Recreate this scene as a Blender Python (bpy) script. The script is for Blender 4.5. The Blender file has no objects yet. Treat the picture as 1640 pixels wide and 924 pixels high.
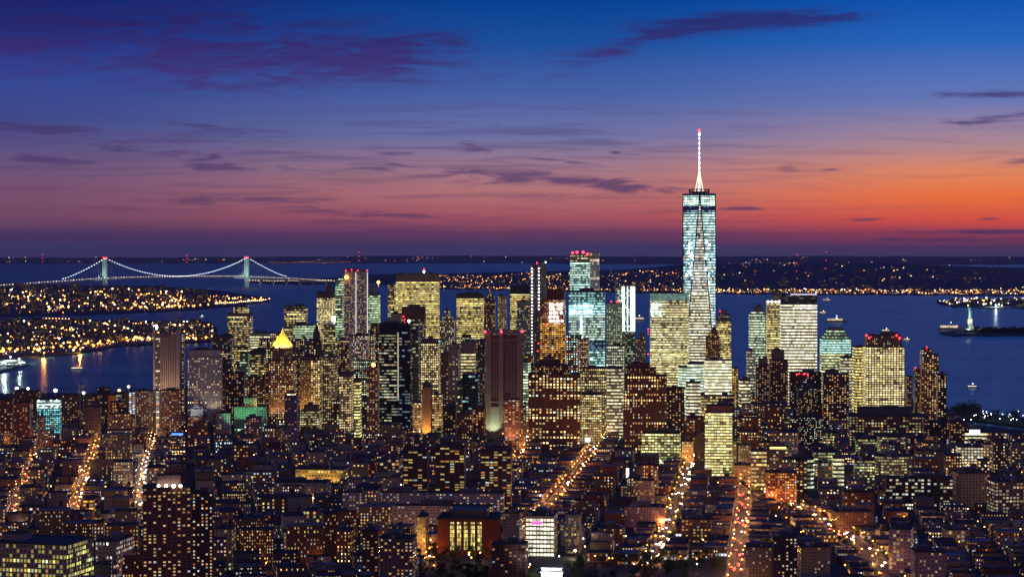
import bpy, math, random
from mathutils import Vector
random.seed(11)
RND = random.Random(5)
# ---------------------------------------------------------------- camera
SC = bpy.context.scene
COL = SC.collection
F = 3730.0; CX = 820.0; CY = 462.0; HC = 330.0
PITCH = math.radians(1.229)
cam = bpy.data.cameras.new("camera"); camo = bpy.data.objects.new("camera", cam); COL.objects.link(camo)
cam.sensor_width = 36; cam.lens = 36 * F / 1640; cam.clip_start = 5; cam.clip_end = 200000
camo.location = (0, 0, HC); camo.rotation_euler = (math.pi / 2 - PITCH, 0, 0)
SC.camera = camo
SC.render.engine = 'CYCLES'
SC.view_settings.view_transform = 'Standard'; SC.view_settings.look = 'None'
SC.view_settings.exposure = 0.0; SC.view_settings.gamma = 1
cy = SC.cycles
cy.max_bounces = 4; cy.diffuse_bounces = 2; cy.glossy_bounces = 2; cy.transmission_bounces = 2
cy.volume_bounces = 0; cy.transparent_max_bounces = 6
cy.sample_clamp_indirect = 1.5; cy.use_adaptive_sampling = False
cy.use_denoising = True
cy.caustics_reflective = False; cy.caustics_refractive = False

def lin(c):
    return tuple((x / 255 / 12.92) if x / 255 <= .04045 else ((x / 255 + .055) / 1.055) ** 2.4 for x in c)

# ---------------------------------------------------------------- node helper
class NB:
    def __init__(s, nt): s.nt = nt; s.n = nt.nodes; s.l = nt.links
    def new(s, t, **k):
        x = s.n.new(t)
        for a, b in k.items(): setattr(x, a, b)
        return x
    def put(s, sock, v):
        if isinstance(v, bpy.types.NodeSocket): s.l.new(v, sock)
        elif v is not None: sock.default_value = v
    def m(s, op, a, b=None, c=None, clamp=False):
        x = s.new('ShaderNodeMath', operation=op); x.use_clamp = clamp
        s.put(x.inputs[0], a)
        if b is not None: s.put(x.inputs[1], b)
        if c is not None: s.put(x.inputs[2], c)
        return x.outputs[0]
    def sep(s, v):
        x = s.new('ShaderNodeSeparateXYZ'); s.put(x.inputs[0], v); return x.outputs
    def comb(s, a, b, c=0.0):
        x = s.new('ShaderNodeCombineXYZ'); s.put(x.inputs[0], a); s.put(x.inputs[1], b); s.put(x.inputs[2], c); return x.outputs[0]
    def mix(s, f, a, b, blend='MIX'):
        x = s.new('ShaderNodeMix', data_type='RGBA', blend_type=blend)
        s.put(x.inputs[0], f); s.put(x.inputs[6], a); s.put(x.inputs[7], b); return x.outputs[2]
    def attr(s, name):
        return s.new('ShaderNodeAttribute', attribute_name=name).outputs['Vector']
    def ramp(s, f, stops, interp='LINEAR'):
        x = s.new('ShaderNodeValToRGB'); s.put(x.inputs[0], f)
        e = x.color_ramp.elements; x.color_ramp.interpolation = interp
        while len(e) < len(stops): e.new(0.5)
        for k, (p, c) in enumerate(stops):
            e[k].position = p; e[k].color = (*c, 1)
        return x.outputs[0]
    def smooth(s, v, a, b):
        x = s.new('ShaderNodeMapRange', interpolation_type='SMOOTHSTEP')
        s.put(x.inputs[0], v); x.inputs[1].default_value = a; x.inputs[2].default_value = b
        return x.outputs[0]
    def noise(s, vec, scale, detail=3, rough=.5, dist=0):
        x = s.new('ShaderNodeTexNoise'); s.put(x.inputs['Vector'], vec)
        x.inputs['Scale'].default_value = scale; x.inputs['Detail'].default_value = detail
        x.inputs['Roughness'].default_value = rough; x.inputs['Distortion'].default_value = dist
        return x.outputs['Fac']
    def white(s, vec):
        x = s.new('ShaderNodeTexWhiteNoise', noise_dimensions='3D'); s.put(x.inputs['Vector'], vec)
        return x.outputs['Value'], x.outputs['Color']

# ---------------------------------------------------------------- dusk sky
W = bpy.data.worlds.new("World"); SC.world = W; W.use_nodes = True
nt = W.node_tree; nt.nodes.clear(); nb = NB(nt)
tc = nb.new('ShaderNodeTexCoord').outputs['Generated']
sx, sy, sz = nb.sep(tc)
hyp = nb.m('SQRT', nb.m('ADD', nb.m('MULTIPLY', sx, sx), nb.m('MULTIPLY', sy, sy)))
T = nb.m('DIVIDE', sz, nb.m('MAXIMUM', hyp, 1e-4))
AZ = nb.m('ARCTAN2', sx, sy)
FY = lambda y: ((382 - y) / F + .01) / .12
fac = nb.m('DIVIDE', nb.m('ADD', T, .01), .12, clamp=True)
def skyramp(st): return nb.ramp(fac, [(FY(y), lin(c)) for y, c in st])
rl = skyramp([(408, (66, 60, 102)), (394, (72, 60, 102)), (376, (96, 62, 96)), (345, (126, 78, 102)), (300, (122, 84, 114)), (255, (102, 86, 128)), (200, (66, 76, 140)), (125, (48, 72, 150)), (60, (30, 48, 130)), (0, (20, 32, 104))])
rm = skyramp([(408, (74, 68, 106)), (393, (80, 66, 106)), (380, (134, 70, 98)), (348, (176, 90, 100)), (310, (188, 118, 118)), (265, (160, 124, 142)), (220, (112, 116, 166)), (150, (72, 98, 166)), (70, (26, 80, 158)), (0, (4, 64, 146))])
rr = skyramp([(408, (82, 66, 100)), (395, (104, 66, 94)), (383, (184, 72, 80)), (352, (232, 86, 60)), (315, (244, 118, 56)), (275, (230, 138, 98)), (235, (178, 138, 146)), (165, (104, 122, 182)), (70, (38, 100, 188)), (0, (8, 82, 176))])
gx = nb.m('MULTIPLY', AZ, F)          # degrees of azimuth expressed in a fine unit
f1 = nb.smooth(gx, -820, 60); f2 = nb.smooth(gx, 60, 760)
base = nb.mix(f2, nb.mix(f1, rl, rm), rr)
gy = nb.m('SUBTRACT', 382, nb.m('MULTIPLY', T, F))
gX = nb.m('ADD', gx, 820)
CL = [(120, 55, 430, 62, 0, 1.15), (520, 92, 260, 42, -.03, 1.0), (330, 132, 260, 28, 0, .8), (660, 80, 90, 34, .1, .8),
      (1170, 42, 160, 20, .06, 1.35), (1030, 68, 130, 15, .35, .9), (1310, 32, 130, 12, .02, .9), (920, 90, 80, 10, .1, .5),
      (1575, 156, 85, 7, 0, 1.8), (1545, 199, 55, 6, 0, 1.7), (1625, 187, 60, 6, .1, 1.1), (1632, 263, 55, 6, 0, 1.9),
      (40, 202, 150, 10, -.1, 1.2), (220, 240, 230, 13, -.14, 1.1), (350, 208, 75, 7, -.2, 1.4), (290, 268, 80, 6, 0, 1.7), (40, 257, 110, 6, -.05, 1.1),
      (850, 288, 190, 13, -.06, 1.4), (1000, 300, 90, 8, -.1, 1.7), (620, 266, 120, 5, -.04, 1.2), (753, 233, 30, 8, -.15, 1.6), (885, 257, 70, 4, -.1, 1.5),
      (400, 322, 160, 8, 0, 1.0), (600, 342, 230, 8, -.06, 1.0), (634, 246, 26, 3, 0, 1.6), (1262, 270, 26, 7, 0, 1.3), (1320, 274, 60, 4, 0, 1.0),
      (1180, 335, 40, 3, 0, 1.6), (1560, 371, 130, 4, 0, 1.7), (1480, 384, 260, 4, 0, .9), (1380, 352, 30, 3, 0, 1.3), (1573, 351, 18, 3, 0, 1.3), (965, 243, 50, 3, -.1, 1.2)]
g = None
for cx_, cy_, rx, ry, k, s_ in CL:
    dx = nb.m('MULTIPLY', nb.m('SUBTRACT', gX, cx_), 1 / rx)
    dyv = nb.m('ADD', nb.m('MULTIPLY', nb.m('SUBTRACT', gy, cy_), 1 / ry), nb.m('MULTIPLY', dx, k * rx / ry))
    e = nb.m('EXPONENT', nb.m('MULTIPLY', nb.m('ADD', nb.m('MULTIPLY', dx, dx), nb.m('MULTIPLY', dyv, dyv)), -1.0))
    e = nb.m('MULTIPLY', e, s_)
    g = e if g is None else nb.m('ADD', g, e)
cv = nb.comb(nb.m('ADD', nb.m('MULTIPLY', gX, 1 / 110), nb.m('MULTIPLY', gy, .01)), nb.m('MULTIPLY', gy, 1 / 17), 3.3)
cn = nb.noise(cv, 1.0, 7, .56, .9)
cv2 = nb.comb(nb.m('MULTIPLY', gX, 1 / 420), nb.m('MULTIPLY', gy, 1 / 60), 9.1)
cn2 = nb.noise(cv2, 1.0, 2, .5, .3)
cm = nb.smooth(nb.m('ADD', nb.m('MULTIPLY', g, nb.m('ADD', nb.m('MULTIPLY', cn, 1.9), -.25)), nb.m('MULTIPLY', nb.m('SUBTRACT', cn, .55), nb.m('ADD', .6, nb.m('MULTIPLY', nb.m('MULTIPLY', nb.smooth(gy, 150, 215), nb.smooth(gy, 375, 320)), 2.0)))), .06, 1.15)
ccol = nb.ramp(fac, [(FY(400), lin((66, 50, 88))), (FY(340), lin((98, 62, 98))), (FY(270), lin((82, 62, 108))), (FY(200), lin((70, 58, 112))), (FY(120), lin((66, 44, 112))), (FY(40), lin((44, 34, 98)))])
st2 = nb.noise(nb.comb(nb.m('ADD', nb.m('MULTIPLY', gX, 1 / 260), nb.m('MULTIPLY', gy, .006)), nb.m('MULTIPLY', gy, 1 / 11), 21.0), 1.0, 6, .6, .5)
lowb = nb.m('MULTIPLY', nb.smooth(gy, 120, 230), nb.smooth(gy, 400, 360))
cm = nb.m('MAXIMUM', cm, nb.m('MULTIPLY', nb.m('MULTIPLY', nb.smooth(st2, .46, .72), lowb), nb.m('SUBTRACT', .62, nb.m('MULTIPLY', f2, .42))))
sky = nb.mix(nb.m('MULTIPLY', cm, nb.m('SUBTRACT', .92, nb.m('MULTIPLY', cn2, .25))), base, ccol)
# the upper sky, and the unseen eastern sky, brightened and warmed to light walls
up = nb.smooth(T, .10, 1.1)
sky = nb.mix(up, sky, (*lin((34, 62, 140)), 1))
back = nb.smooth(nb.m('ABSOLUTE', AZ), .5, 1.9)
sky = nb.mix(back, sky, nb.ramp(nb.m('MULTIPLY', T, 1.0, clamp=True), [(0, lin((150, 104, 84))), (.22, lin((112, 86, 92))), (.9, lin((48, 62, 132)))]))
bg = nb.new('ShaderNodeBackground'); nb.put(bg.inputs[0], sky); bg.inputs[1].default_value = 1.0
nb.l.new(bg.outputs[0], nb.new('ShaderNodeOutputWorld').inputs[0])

# ---------------------------------------------------------------- geometry of the view
R2 = 14.8e6
def zsea(x, y): return -(x * x + y * y) / R2
def ray(px, py):
    dx = (px - CX) / F; dz = -(py - CY) / F
    c, s = math.cos(PITCH), math.sin(PITCH)
    return Vector((dx, c + dz * s, -s + dz * c))
def G(px, py, z=3.0, curve=False):
    d = ray(px, py); zz = z
    for _ in range(30 if curve else 1):
        if d.z > -1e-5: return Vector((d.x / d.y * 60000, 60000, zz))
        t = (HC - zz) / -d.z
        p = d * t
        if p.y > 90000: p = d * (90000 / d.y)
        if curve: zz = .5 * zz + .5 * (z + zsea(p.x, p.y))
    return Vector((p.x, p.y, zz))
def at(px, py, D):
    d = ray(px, py); t = D / d.y
    return Vector((d.x * t, D, HC + d.z * t))
def proj(p):
    c, s = math.cos(PITCH), math.sin(PITCH)
    y, z = p[1], p[2] - HC
    dep = y * c - z * s; upv = y * s + z * c
    return CX + F * p[0] / dep, CY - F * upv / dep

# ---------------------------------------------------------------- materials
def mat(name, col, rough=.8, spec=.3, noise=None, metal=0, emis=None, estr=0):
    m = bpy.data.materials.new(name); m.use_nodes = True; b = NB(m.node_tree)
    p = m.node_tree.nodes['Principled BSDF']
    c = (*col, 1)
    if noise:
        sc_, amt = noise
        co = b.new('ShaderNodeTexCoord').outputs['Object']
        nf = b.noise(co, sc_, 4, .6)
        c = b.mix(nf, tuple(x * (1 - amt) for x in col) + (1,), tuple(min(1, x * (1 + amt)) for x in col) + (1,))
    b.put(p.inputs['Base Color'], c)
    p.inputs['Roughness'].default_value = rough; p.inputs['Specular IOR Level'].default_value = spec
    p.inputs['Metallic'].default_value = metal
    if emis: p.inputs['Emission Color'].default_value = (*emis, 1); p.inputs['Emission Strength'].default_value = estr
    return m
_gl = {}
def glow(col, strength):
    k = (tuple(round(c, 2) for c in col), strength)
    if k not in _gl:
        m = mat("lamp_glass", (.02, .02, .02), .5, .1, emis=col, estr=strength)
        m.cycles.emission_sampling = 'NONE'
        _gl[k] = m
    return _gl[k]
ORANGE = (1, .36, .055); WARM = (1, .72, .34); WHITE = (.92, .96, 1); RED = (1, .02, .03); GREENW = (.6, 1, .75); GOLD = (1, .62, .12); BLUE = (.1, .25, 1)

# one wall material: windows from per-face data (size of a bay, share lit, colours)
def facade_material():
    m = bpy.data.materials.new("lit_facade"); m.use_nodes = True; b = NB(m.node_tree)
    m.cycles.emission_sampling = 'NONE'
    p = m.node_tree.nodes['Principled BSDF']
    u, v, _ = b.sep(b.new('ShaderNodeUVMap', uv_map='UVMap').outputs[0])
    cw, ch, lit = b.sep(b.attr('bay')); ww, wh, coh = b.sep(b.attr('opening')); br, seed, tint = b.sep(b.attr('light'))
    lc = b.attr('light_color'); wc = b.attr('wall_color')
    us = b.m('DIVIDE', u, cw); vs = b.m('DIVIDE', v, ch)
    iu = b.m('FLOOR', us); iv = b.m('FLOOR', vs)
    fu = b.m('ABSOLUTE', b.m('SUBTRACT', b.m('FRACT', us), .5)); fv = b.m('ABSOLUTE', b.m('SUBTRACT', b.m('FRACT', vs), .5))
    mask = b.m('MULTIPLY', b.m('LESS_THAN', fu, b.m('MULTIPLY', ww, .5)), b.m('LESS_THAN', fv, b.m('MULTIPLY', wh, .5)))
    r1, c1 = b.white(b.comb(b.m('ADD', iu, seed), iv, 1.7)); ra, rb, rc = b.sep(c1)
    r2, _c = b.white(b.comb(b.m('FLOOR', b.m('DIVIDE', b.m('ADD', iu, b.m('MULTIPLY', iv, 2.3)), 5)), iv, b.m('ADD', seed, .4)))
    r3, _c = b.white(b.comb(iv, seed, 4.2))
    thr = b.m('ADD', lit, b.m('MULTIPLY', coh, b.m('SUBTRACT', b.m('ADD', r2, r3), 1.0)))
    on = b.m('MULTIPLY', b.m('LESS_THAN', r1, thr), mask)
    inten = b.m('ADD', .18, b.m('MULTIPLY', b.m('POWER', ra, 2.2), 1.35))
    room = b.m('ADD', .55, b.m('MULTIPLY', b.noise(b.comb(u, b.m('MULTIPLY', v, 1.3), seed), .9, 2), .9))
    vr = b.m('MINIMUM', b.m('ADD', .42, tint), 1.0)          # offices burn evenly, homes do not
    inten = b.m('ADD', b.m('MULTIPLY', b.m('SUBTRACT', 1.0, vr), .85), b.m('MULTIPLY', vr, b.m('MULTIPLY', inten, room)))
    inten = b.m('MULTIPLY', inten, b.m('MULTIPLY', br, b.m('MULTIPLY', b.m('ADD', .7, b.m('MULTIPLY', r3, .55)), b.m('ADD', .45, b.m('MULTIPLY', b.noise(b.comb(b.m('MULTIPLY', u, .05), b.m('MULTIPLY', v, .03), seed), 1.0, 2), 1.15)))))
    cool = b.mix(b.m('MULTIPLY', b.m('GREATER_THAN', rb, .89), tint), lc, (.84, .95, 1.0, 1))
    colr = b.mix(b.m('MULTIPLY', b.m('LESS_THAN', rb, .16), tint), cool, (1, .5, .16, 1))
    sat = b.new('ShaderNodeGamma'); b.put(sat.inputs[0], colr); sat.inputs[1].default_value = 1.45
    b.put(p.inputs['Emission Color'], sat.outputs[0])
    dim = b.m('MULTIPLY', b.m('MULTIPLY', b.m('SUBTRACT', mask, on), b.m('SUBTRACT', 1.0, vr)), b.m('MULTIPLY', lit, .3))   # unlit rooms still catch the corridor light
    b.put(p.inputs['Emission Strength'], b.m('MULTIPLY', b.m('ADD', on, dim), inten))
    n1 = b.noise(b.comb(b.m('MULTIPLY', u, .25), b.m('MULTIPLY', v, .06), seed), 1.0, 4, .6)
    wcol = b.mix(1.0, wc, b.ramp(n1, [(.25, (.95, .95, .95)), (.75, (1.55, 1.52, 1.5))]), 'MULTIPLY')
    sill = b.m('MULTIPLY', b.m('GREATER_THAN', fv, .46), b.m('MULTIPLY', b.m('GREATER_THAN', wh, .02), .12))
    wcol = b.mix(sill, wcol, (.32, .29, .26, 1))
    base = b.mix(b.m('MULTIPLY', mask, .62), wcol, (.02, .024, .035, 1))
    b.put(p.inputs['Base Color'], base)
    b.put(p.inputs['Roughness'], b.m('SUBTRACT', .85, b.m('MULTIPLY', mask, .7)))
    p.inputs['Specular IOR Level'].default_value = .4
    return m
FAC = facade_material()
ROOF = mat("tar_roof", (.05, .05, .058), .9, .2, (.15, .4))
ROOFL = mat("silver_roof", (.16, .16, .18), .8, .2, (.15, .4))
STEEL = mat("dark_steel", (.08, .085, .09), .6, .4)
LSTEEL = mat("painted_steel", (.45, .5, .52), .5, .4)
WOOD = mat("tank_cedar", (.10, .07, .05), .9, .1, (2, .3))
STONE = mat("limestone", (.42, .38, .32), .85, .2, (.5, .2))
WMARB = mat("white_marble", (.72, .70, .66), .7, .2, (.5, .1))
BRICKR = mat("red_sandstone", (.22, .06, .035), .9, .15, (.5, .25))

# ---------------------------------------------------------------- object helpers
def link(o, parent=None):
    COL.objects.link(o)
    if parent is not None: o.parent = parent
    return o
def tag(o, label, cat, group=None, kind=None):
    if label: o['label'] = label
    if cat: o['category'] = cat
    if group: o['group'] = group
    if kind: o['kind'] = kind
    return o
def empty(name, loc):
    o = bpy.data.objects.new(name, None); o.location = loc; o.empty_display_size = 2
    return link(o)
class MB:
    """collects faces; styled faces carry facade data"""
    def __init__(s): s.v = []; s.f = []; s.uv = []; s.st = []; s.mi = []; s.sm = False
    def face(s, pts, uvs=None, st=None, mi=0):
        n = len(s.v); s.v += [tuple(p) for p in pts]; s.f.append(tuple(range(n, n + len(pts))))
        s.uv += uvs if uvs else [(0, 0)] * len(pts); s.st.append(st); s.mi.append(mi)
    def box(s, cx, cy_, z0, z1, w, d, yaw=0, mi=0, taper=1.0):
        c, sn = math.cos(yaw), math.sin(yaw)
        def P(x, y, z, t): return (cx + (x * c - y * sn) * t, cy_ + (x * sn + y * c) * t, z)
        q = [(-w / 2, -d / 2), (w / 2, -d / 2), (w / 2, d / 2), (-w / 2, d / 2)]
        lo = [P(*k, z0, 1) for k in q]; hi = [P(*k, z1, taper) for k in q]
        for i in range(4):
            j = (i + 1) % 4; s.face([lo[i], lo[j], hi[j], hi[i]], mi=mi)
        s.face(hi, mi=mi); s.face(lo[::-1], mi=mi)
    def tube(s, a, b, r0, r1=None, n=6, mi=0, cap=True):
        a, b = Vector(a), Vector(b); r1 = r0 if r1 is None else r1
        ax = (b - a).normalized(); h = Vector((0, 0, 1)) if abs(ax.z) < .9 else Vector((1, 0, 0))
        u = ax.cross(h).normalized(); w = ax.cross(u)
        A = [a + (u * math.cos(2 * math.pi * k / n) + w * math.sin(2 * math.pi * k / n)) * r0 for k in range(n)]
        B = [b + (u * math.cos(2 * math.pi * k / n) + w * math.sin(2 * math.pi * k / n)) * r1 for k in range(n)]
        for k in range(n):
            j = (k + 1) % n; s.face([A[j], A[k], B[k], B[j]], mi=mi)
        if cap: s.face(A, mi=mi); s.face(B[::-1], mi=mi)
    def ball(s, c, r, mi=0, n=8, m=5, sz=1.0):
        c = Vector(c)
        def P(i, k):
            t = math.pi * i / m; a = 2 * math.pi * k / n
            return (c.x + r * math.sin(t) * math.cos(a), c.y + r * math.sin(t) * math.sin(a), c.z + r * sz * math.cos(t))
        for i in range(m):
            for k in range(n):
                if i == 0: s.face([P(0, 0), P(1, k), P(1, k + 1)], mi=mi)
                elif i == m - 1: s.face([P(i, k), P(m, 0), P(i, k + 1)], mi=mi)
                else: s.face([P(i, k), P(i + 1, k), P(i + 1, k + 1), P(i, k + 1)], mi=mi)
    def octa(s, c, r, mi=0):
        x, y, z = c
        e = [(x + r, y, z), (x, y + r, z), (x - r, y, z), (x, y - r, z)]
        for k in range(4):
            s.face([e[k], e[(k + 1) % 4], (x, y, z + r)], mi=mi); s.face([e[(k + 1) % 4], e[k], (x, y, z - r)], mi=mi)
    def wall(s, a, b, z0, z1, st, seed):
        """vertical quad from a to b (outward normal on the right of a->b)"""
        L = math.hypot(b[0] - a[0], b[1] - a[1])
        if L < .3 or z1 - z0 < .2: return
        n = max(1, round(L / st['cw'])); cw = L / n
        d = dict(st); d['cw'] = cw; d['seed'] = seed + hash((round(a[0]), round(b[1]))) % 97
        nf = max(1, round((z1 - z0) / st['ch'])); d['ch'] = (z1 - z0) / nf
        s.face([(a[0], a[1], z0), (b[0], b[1], z0), (b[0], b[1], z1), (a[0], a[1], z1)], [(0, 0), (L, 0), (L, z1 - z0), (0, z1 - z0)], d)
    def build(s, name, mats, parent=None, link_it=True, loc=None):
        me = bpy.data.meshes.new(name)
        v = s.v
        if loc is not None: v = [(a - loc[0], b - loc[1], c - loc[2]) for a, b, c in v]
        me.from_pydata(v, [], s.f)
        for m in (mats if isinstance(mats, (list, tuple)) else [mats]): me.materials.append(m)
        if any(s.mi): me.polygons.foreach_set('material_index', s.mi)
        if any(x is not None for x in s.st):
            uvl = me.uv_layers.new(name='UVMap'); uvl.data.foreach_set('uv', [c for q in s.uv for c in q])
            blank = dict(BLANK); K = [x or blank for x in s.st]
            def A(nm, fn):
                at_ = me.attributes.new(nm, 'FLOAT_VECTOR', 'FACE'); at_.data.foreach_set('vector', [c for k in K for c in fn(k)])
            A('bay', lambda k: (k['cw'], k['ch'], k['lit'])); A('opening', lambda k: (k['ww'], k['wh'], k['coh']))
            A('light', lambda k: (k['br'], k['seed'], k['tint'])); A('light_color', lambda k: k['lc']); A('wall_color', lambda k: k['wc'])
        me.update()
        if s.sm: me.polygons.foreach_set('use_smooth', [True] * len(me.polygons))
        o = bpy.data.objects.new(name, me)
        if link_it: link(o, parent)
        return o

def ST(cw=3.2, ch=3.3, lit=.35, ww=.5, wh=.5, coh=.1, br=1.0, tint=1.0, lc=(1, .78, .42), wc=(.2, .14, .1)):
    return dict(cw=cw, ch=ch, lit=lit, ww=ww, wh=wh, coh=coh, br=br, tint=tint, lc=lc, wc=wc, seed=0)
BLANK = ST(5, 5, 0, 0, 0, 0, 0)
S = {
 'blank': ST(5, 5, 0, 0, 0, wc=(.16, .13, .12)),
 'office': ST(3.4, 4.9, .66, .94, .5, .5, 1.5, .45, (1, .85, .42), (.14, .12, .11)),
 'office_dense': ST(3.6, 4.9, .86, .96, .5, .35, 1.7, .3, (1, .85, .38), (.2, .17, .13)),
 'office_pale': ST(3.4, 5.6, .86, .94, .46, .25, 1.5, .2, (1, .97, .64), (.3, .28, .22)),
 'office_green': ST(3.4, 4.9, .82, .95, .5, .4, 1.4, .2, (.78, 1, .68), (.12, .2, .16)),
 'office_grid': ST(3.1, 4.1, .88, .62, .56, .2, 1.9, .25, (1, .88, .5), (.13, .1, .1)),
 'office_dark': ST(4.2, 4.9, .42, .95, .42, .5, 1.2, .6, (.95, 1, .72), (.02, .03, .05)),
 'office_dim': ST(3.2, 3.9, .45, .6, .5, .35, 1.2, .8, (1, .84, .5), (.12, .1, .1)),
 'glass_cool': ST(3.6, 4.9, .8, .96, .58, .4, 1.9, .12, (.6, 1, .92), (.08, .2, .26)),
 'glass_blue': ST(3.4, 4.1, .25, .96, .6, .4, .8, .2, (.5, .8, 1), (.03, .10, .22)),
 'apt_brick': ST(3.4, 3.0, .42, .46, .5, .08, 1.5, 1, (1, .72, .36), (.2, .105, .07)),
 'apt_brown': ST(3.4, 3.0, .38, .5, .5, .05, 1.6, 1, (1, .74, .38), (.13, .07, .055)),
 'apt_dark': ST(3.6, 3.0, .38, .42, .5, .03, 1.5, 1, (1, .74, .42), (.07, .045, .045)),
 'apt_tan': ST(3.2, 3.1, .34, .42, .5, .08, 1.5, 1, (1, .8, .45), (.3, .24, .17)),
 'apt_pale': ST(3.2, 3.1, .36, .44, .48, .08, 1.5, 1, (1, .84, .52), (.42, .38, .32)),
 'deco': ST(3.2, 3.6, .5, .44, .56, .25, 1.5, .8, (1, .76, .38), (.17, .10, .07)),
 'classic': ST(3.2, 3.6, .55, .44, .55, .2, 1.6, .6, (1, .82, .42), (.34, .27, .16)),
 'loft_lit': ST(3.4, 3.9, .6, .76, .5, .5, 1.2, .5, (1, .94, .5), (.3, .27, .2)),
 'loft_green': ST(3.4, 3.9, .62, .78, .5, .5, 1.2, .5, (.92, 1, .52), (.24, .28, .18)),
 'loft_dim': ST(4.0, 3.9, .3, .7, .6, .25, 1.3, 1, (1, .8, .45), (.26, .22, .18)),
 'loft_cream': ST(4.0, 3.9, .22, .6, .62, .2, 1.4, .6, (1, .86, .5), (.42, .34, .2)),
 'loft_red': ST(3.9, 3.8, .4, .6, .56, .2, 1.3, 1, (1, .6, .26), (.2, .07, .04)),
 'loft_mixed': ST(4.0, 3.9, .58, .6, .5, .4, 1.5, .8, (1, .9, .6), (.24, .18, .14)),
 'gehry': ST(2.8, 3.1, .5, .5, .55, .0, 2.0, 1, (1, .72, .4), (.34, .34, .36)),
 'glitter': ST(1.8, 2.4, .34, .4, .4, 0, 3.2, 1, (.9, .95, .75), (.06, .06, .05)),
}
def sty(s, **k):
    d = dict(S[s]) if isinstance(s, str) else dict(s); d.update(k); return d

ALLREC = []   # footprints taken: (4 corners, radius, centre)
HASH = {}
def sat(A, B, m=0.0):
    for P, Q in ((A, B), (B, A)):
        for i in range(len(P)):
            ex, ey = P[(i + 1) % len(P)][0] - P[i][0], P[(i + 1) % len(P)][1] - P[i][1]
            L = math.hypot(ex, ey) or 1; nx, ny = ey / L, -ex / L
            a = [x * nx + y * ny for x, y in P]; b = [x * nx + y * ny for x, y in Q]
            if min(b) > max(a) + m or min(a) > max(b) + m: return False
    return True
def cells(c, r):
    for i in range(int((c[0] - r) // 60), int((c[0] + r) // 60) + 1):
        for j in range(int((c[1] - r) // 60), int((c[1] + r) // 60) + 1): yield (i, j)
def clash(fp, m=0.0):
    c = (sum(p[0] for p in fp) / 4, sum(p[1] for p in fp) / 4); r = max(math.hypot(p[0] - c[0], p[1] - c[1]) for p in fp) + m
    seen = set()
    for k in cells(c, r):
        for i in HASH.get(k, ()):
            if i not in seen:
                seen.add(i)
                if sat(ALLREC[i], fp, m): return True
    return False
def claim(fp):
    c = (sum(p[0] for p in fp) / 4, sum(p[1] for p in fp) / 4); r = max(math.hypot(p[0] - c[0], p[1] - c[1]) for p in fp)
    ALLREC.append(fp)
    for k in cells(c, r): HASH.setdefault(k, []).append(len(ALLREC) - 1)
def rect(cx_, cy_, w, d, yaw):
    c, s = math.cos(yaw), math.sin(yaw)
    return [(cx_ + x * c - y * s, cy_ + x * s + y * c) for x, y in ((-w / 2, -d / 2), (w / 2, -d / 2), (w / 2, d / 2), (-w / 2, d / 2))]

def fit(x0, x1, D, dep, yaw, ytop=450):
    """a footprint at distance D whose outline spans x0..x1 in the view"""
    z = at(x0, ytop, D).z
    w = (x1 - x0) / F * D; cx_ = (x0 + x1) / 2; cxw = at(cx_, ytop, D).x
    for _ in range(14):
        fp = rect(cxw, D + dep / 2, w, dep, yaw)
        xs = [proj((p[0], p[1], z))[0] for p in fp]
        e = (max(xs) - min(xs)) - (x1 - x0)
        w = max(2.0, w - e / F * D * .9)
        if w <= 2.01: dep = max(3, dep * .85)
        cxw += ((x0 + x1) / 2 - (max(xs) + min(xs)) / 2) / F * D
    return cxw, D + dep / 2, w, dep
def cyl_tank(mb, x, y, z, r=2.0):
    for a in range(4):
        ax, ay = x + math.cos(a * 1.57 + .78) * r * .75, y + math.sin(a * 1.57 + .78) * r * .75
        mb.tube((ax, ay, z), (ax, ay, z + 3), .15, n=4, cap=False)
    mb.tube((x, y, z + 3), (x, y, z + 7), r, n=10); mb.tube((x, y, z + 7), (x, y, z + 8.6), r * 1.08, .1, n=10)
def roof_slab(parent, fp, z, over=.35, th=.7, m=None, name='roof'):
    cx_ = sum(p[0] for p in fp) / len(fp); cy_ = sum(p[1] for p in fp) / len(fp)
    r = MB()
    q = []
    for p in fp:
        dx, dy = p[0] - cx_, p[1] - cy_; L = math.hypot(dx, dy); q.append((p[0] + dx / L * over * 1.3, p[1] + dy / L * over * 1.3))
    n = len(q)
    lo = [(x, y, z) for x, y in q]; hi = [(x, y, z + th) for x, y in q]
    inn = [(cx_ + (x - cx_) * .93, cy_ + (y - cy_) * .93) for x, y in q]
    ih = [(x, y, z + th) for x, y in inn]; il = [(x, y, z + .15) for x, y in inn]
    for i in range(n):
        j = (i + 1) % n
        r.face([lo[i], lo[j], hi[j], hi[i]]); r.face([hi[i], hi[j], ih[j], ih[i]]); r.face([ih[i], ih[j], il[j], il[i]])
    r.face(il)
    return r.build(name, m or ROOF, parent, loc=parent.location)
def spot(loc, tgt, e, col, ang=40, parent=None, size=1.0):
    l = bpy.data.lights.new('floodlight', 'SPOT'); l.energy = e; l.color = col; l.spot_size = math.radians(ang); l.spot_blend = .6; l.shadow_soft_size = size
    o = bpy.data.objects.new('floodlight', l); link(o, parent)  # also names the added fill spots at the ribbed tower
    pl = Vector(parent.location) if parent else Vector((0, 0, 0))
    o.location = Vector(loc) - pl; o.rotation_euler = (Vector(tgt) - Vector(loc)).to_track_quat('-Z', 'Y').to_euler(); return o
ANCH = []
NB_ = 0
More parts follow.
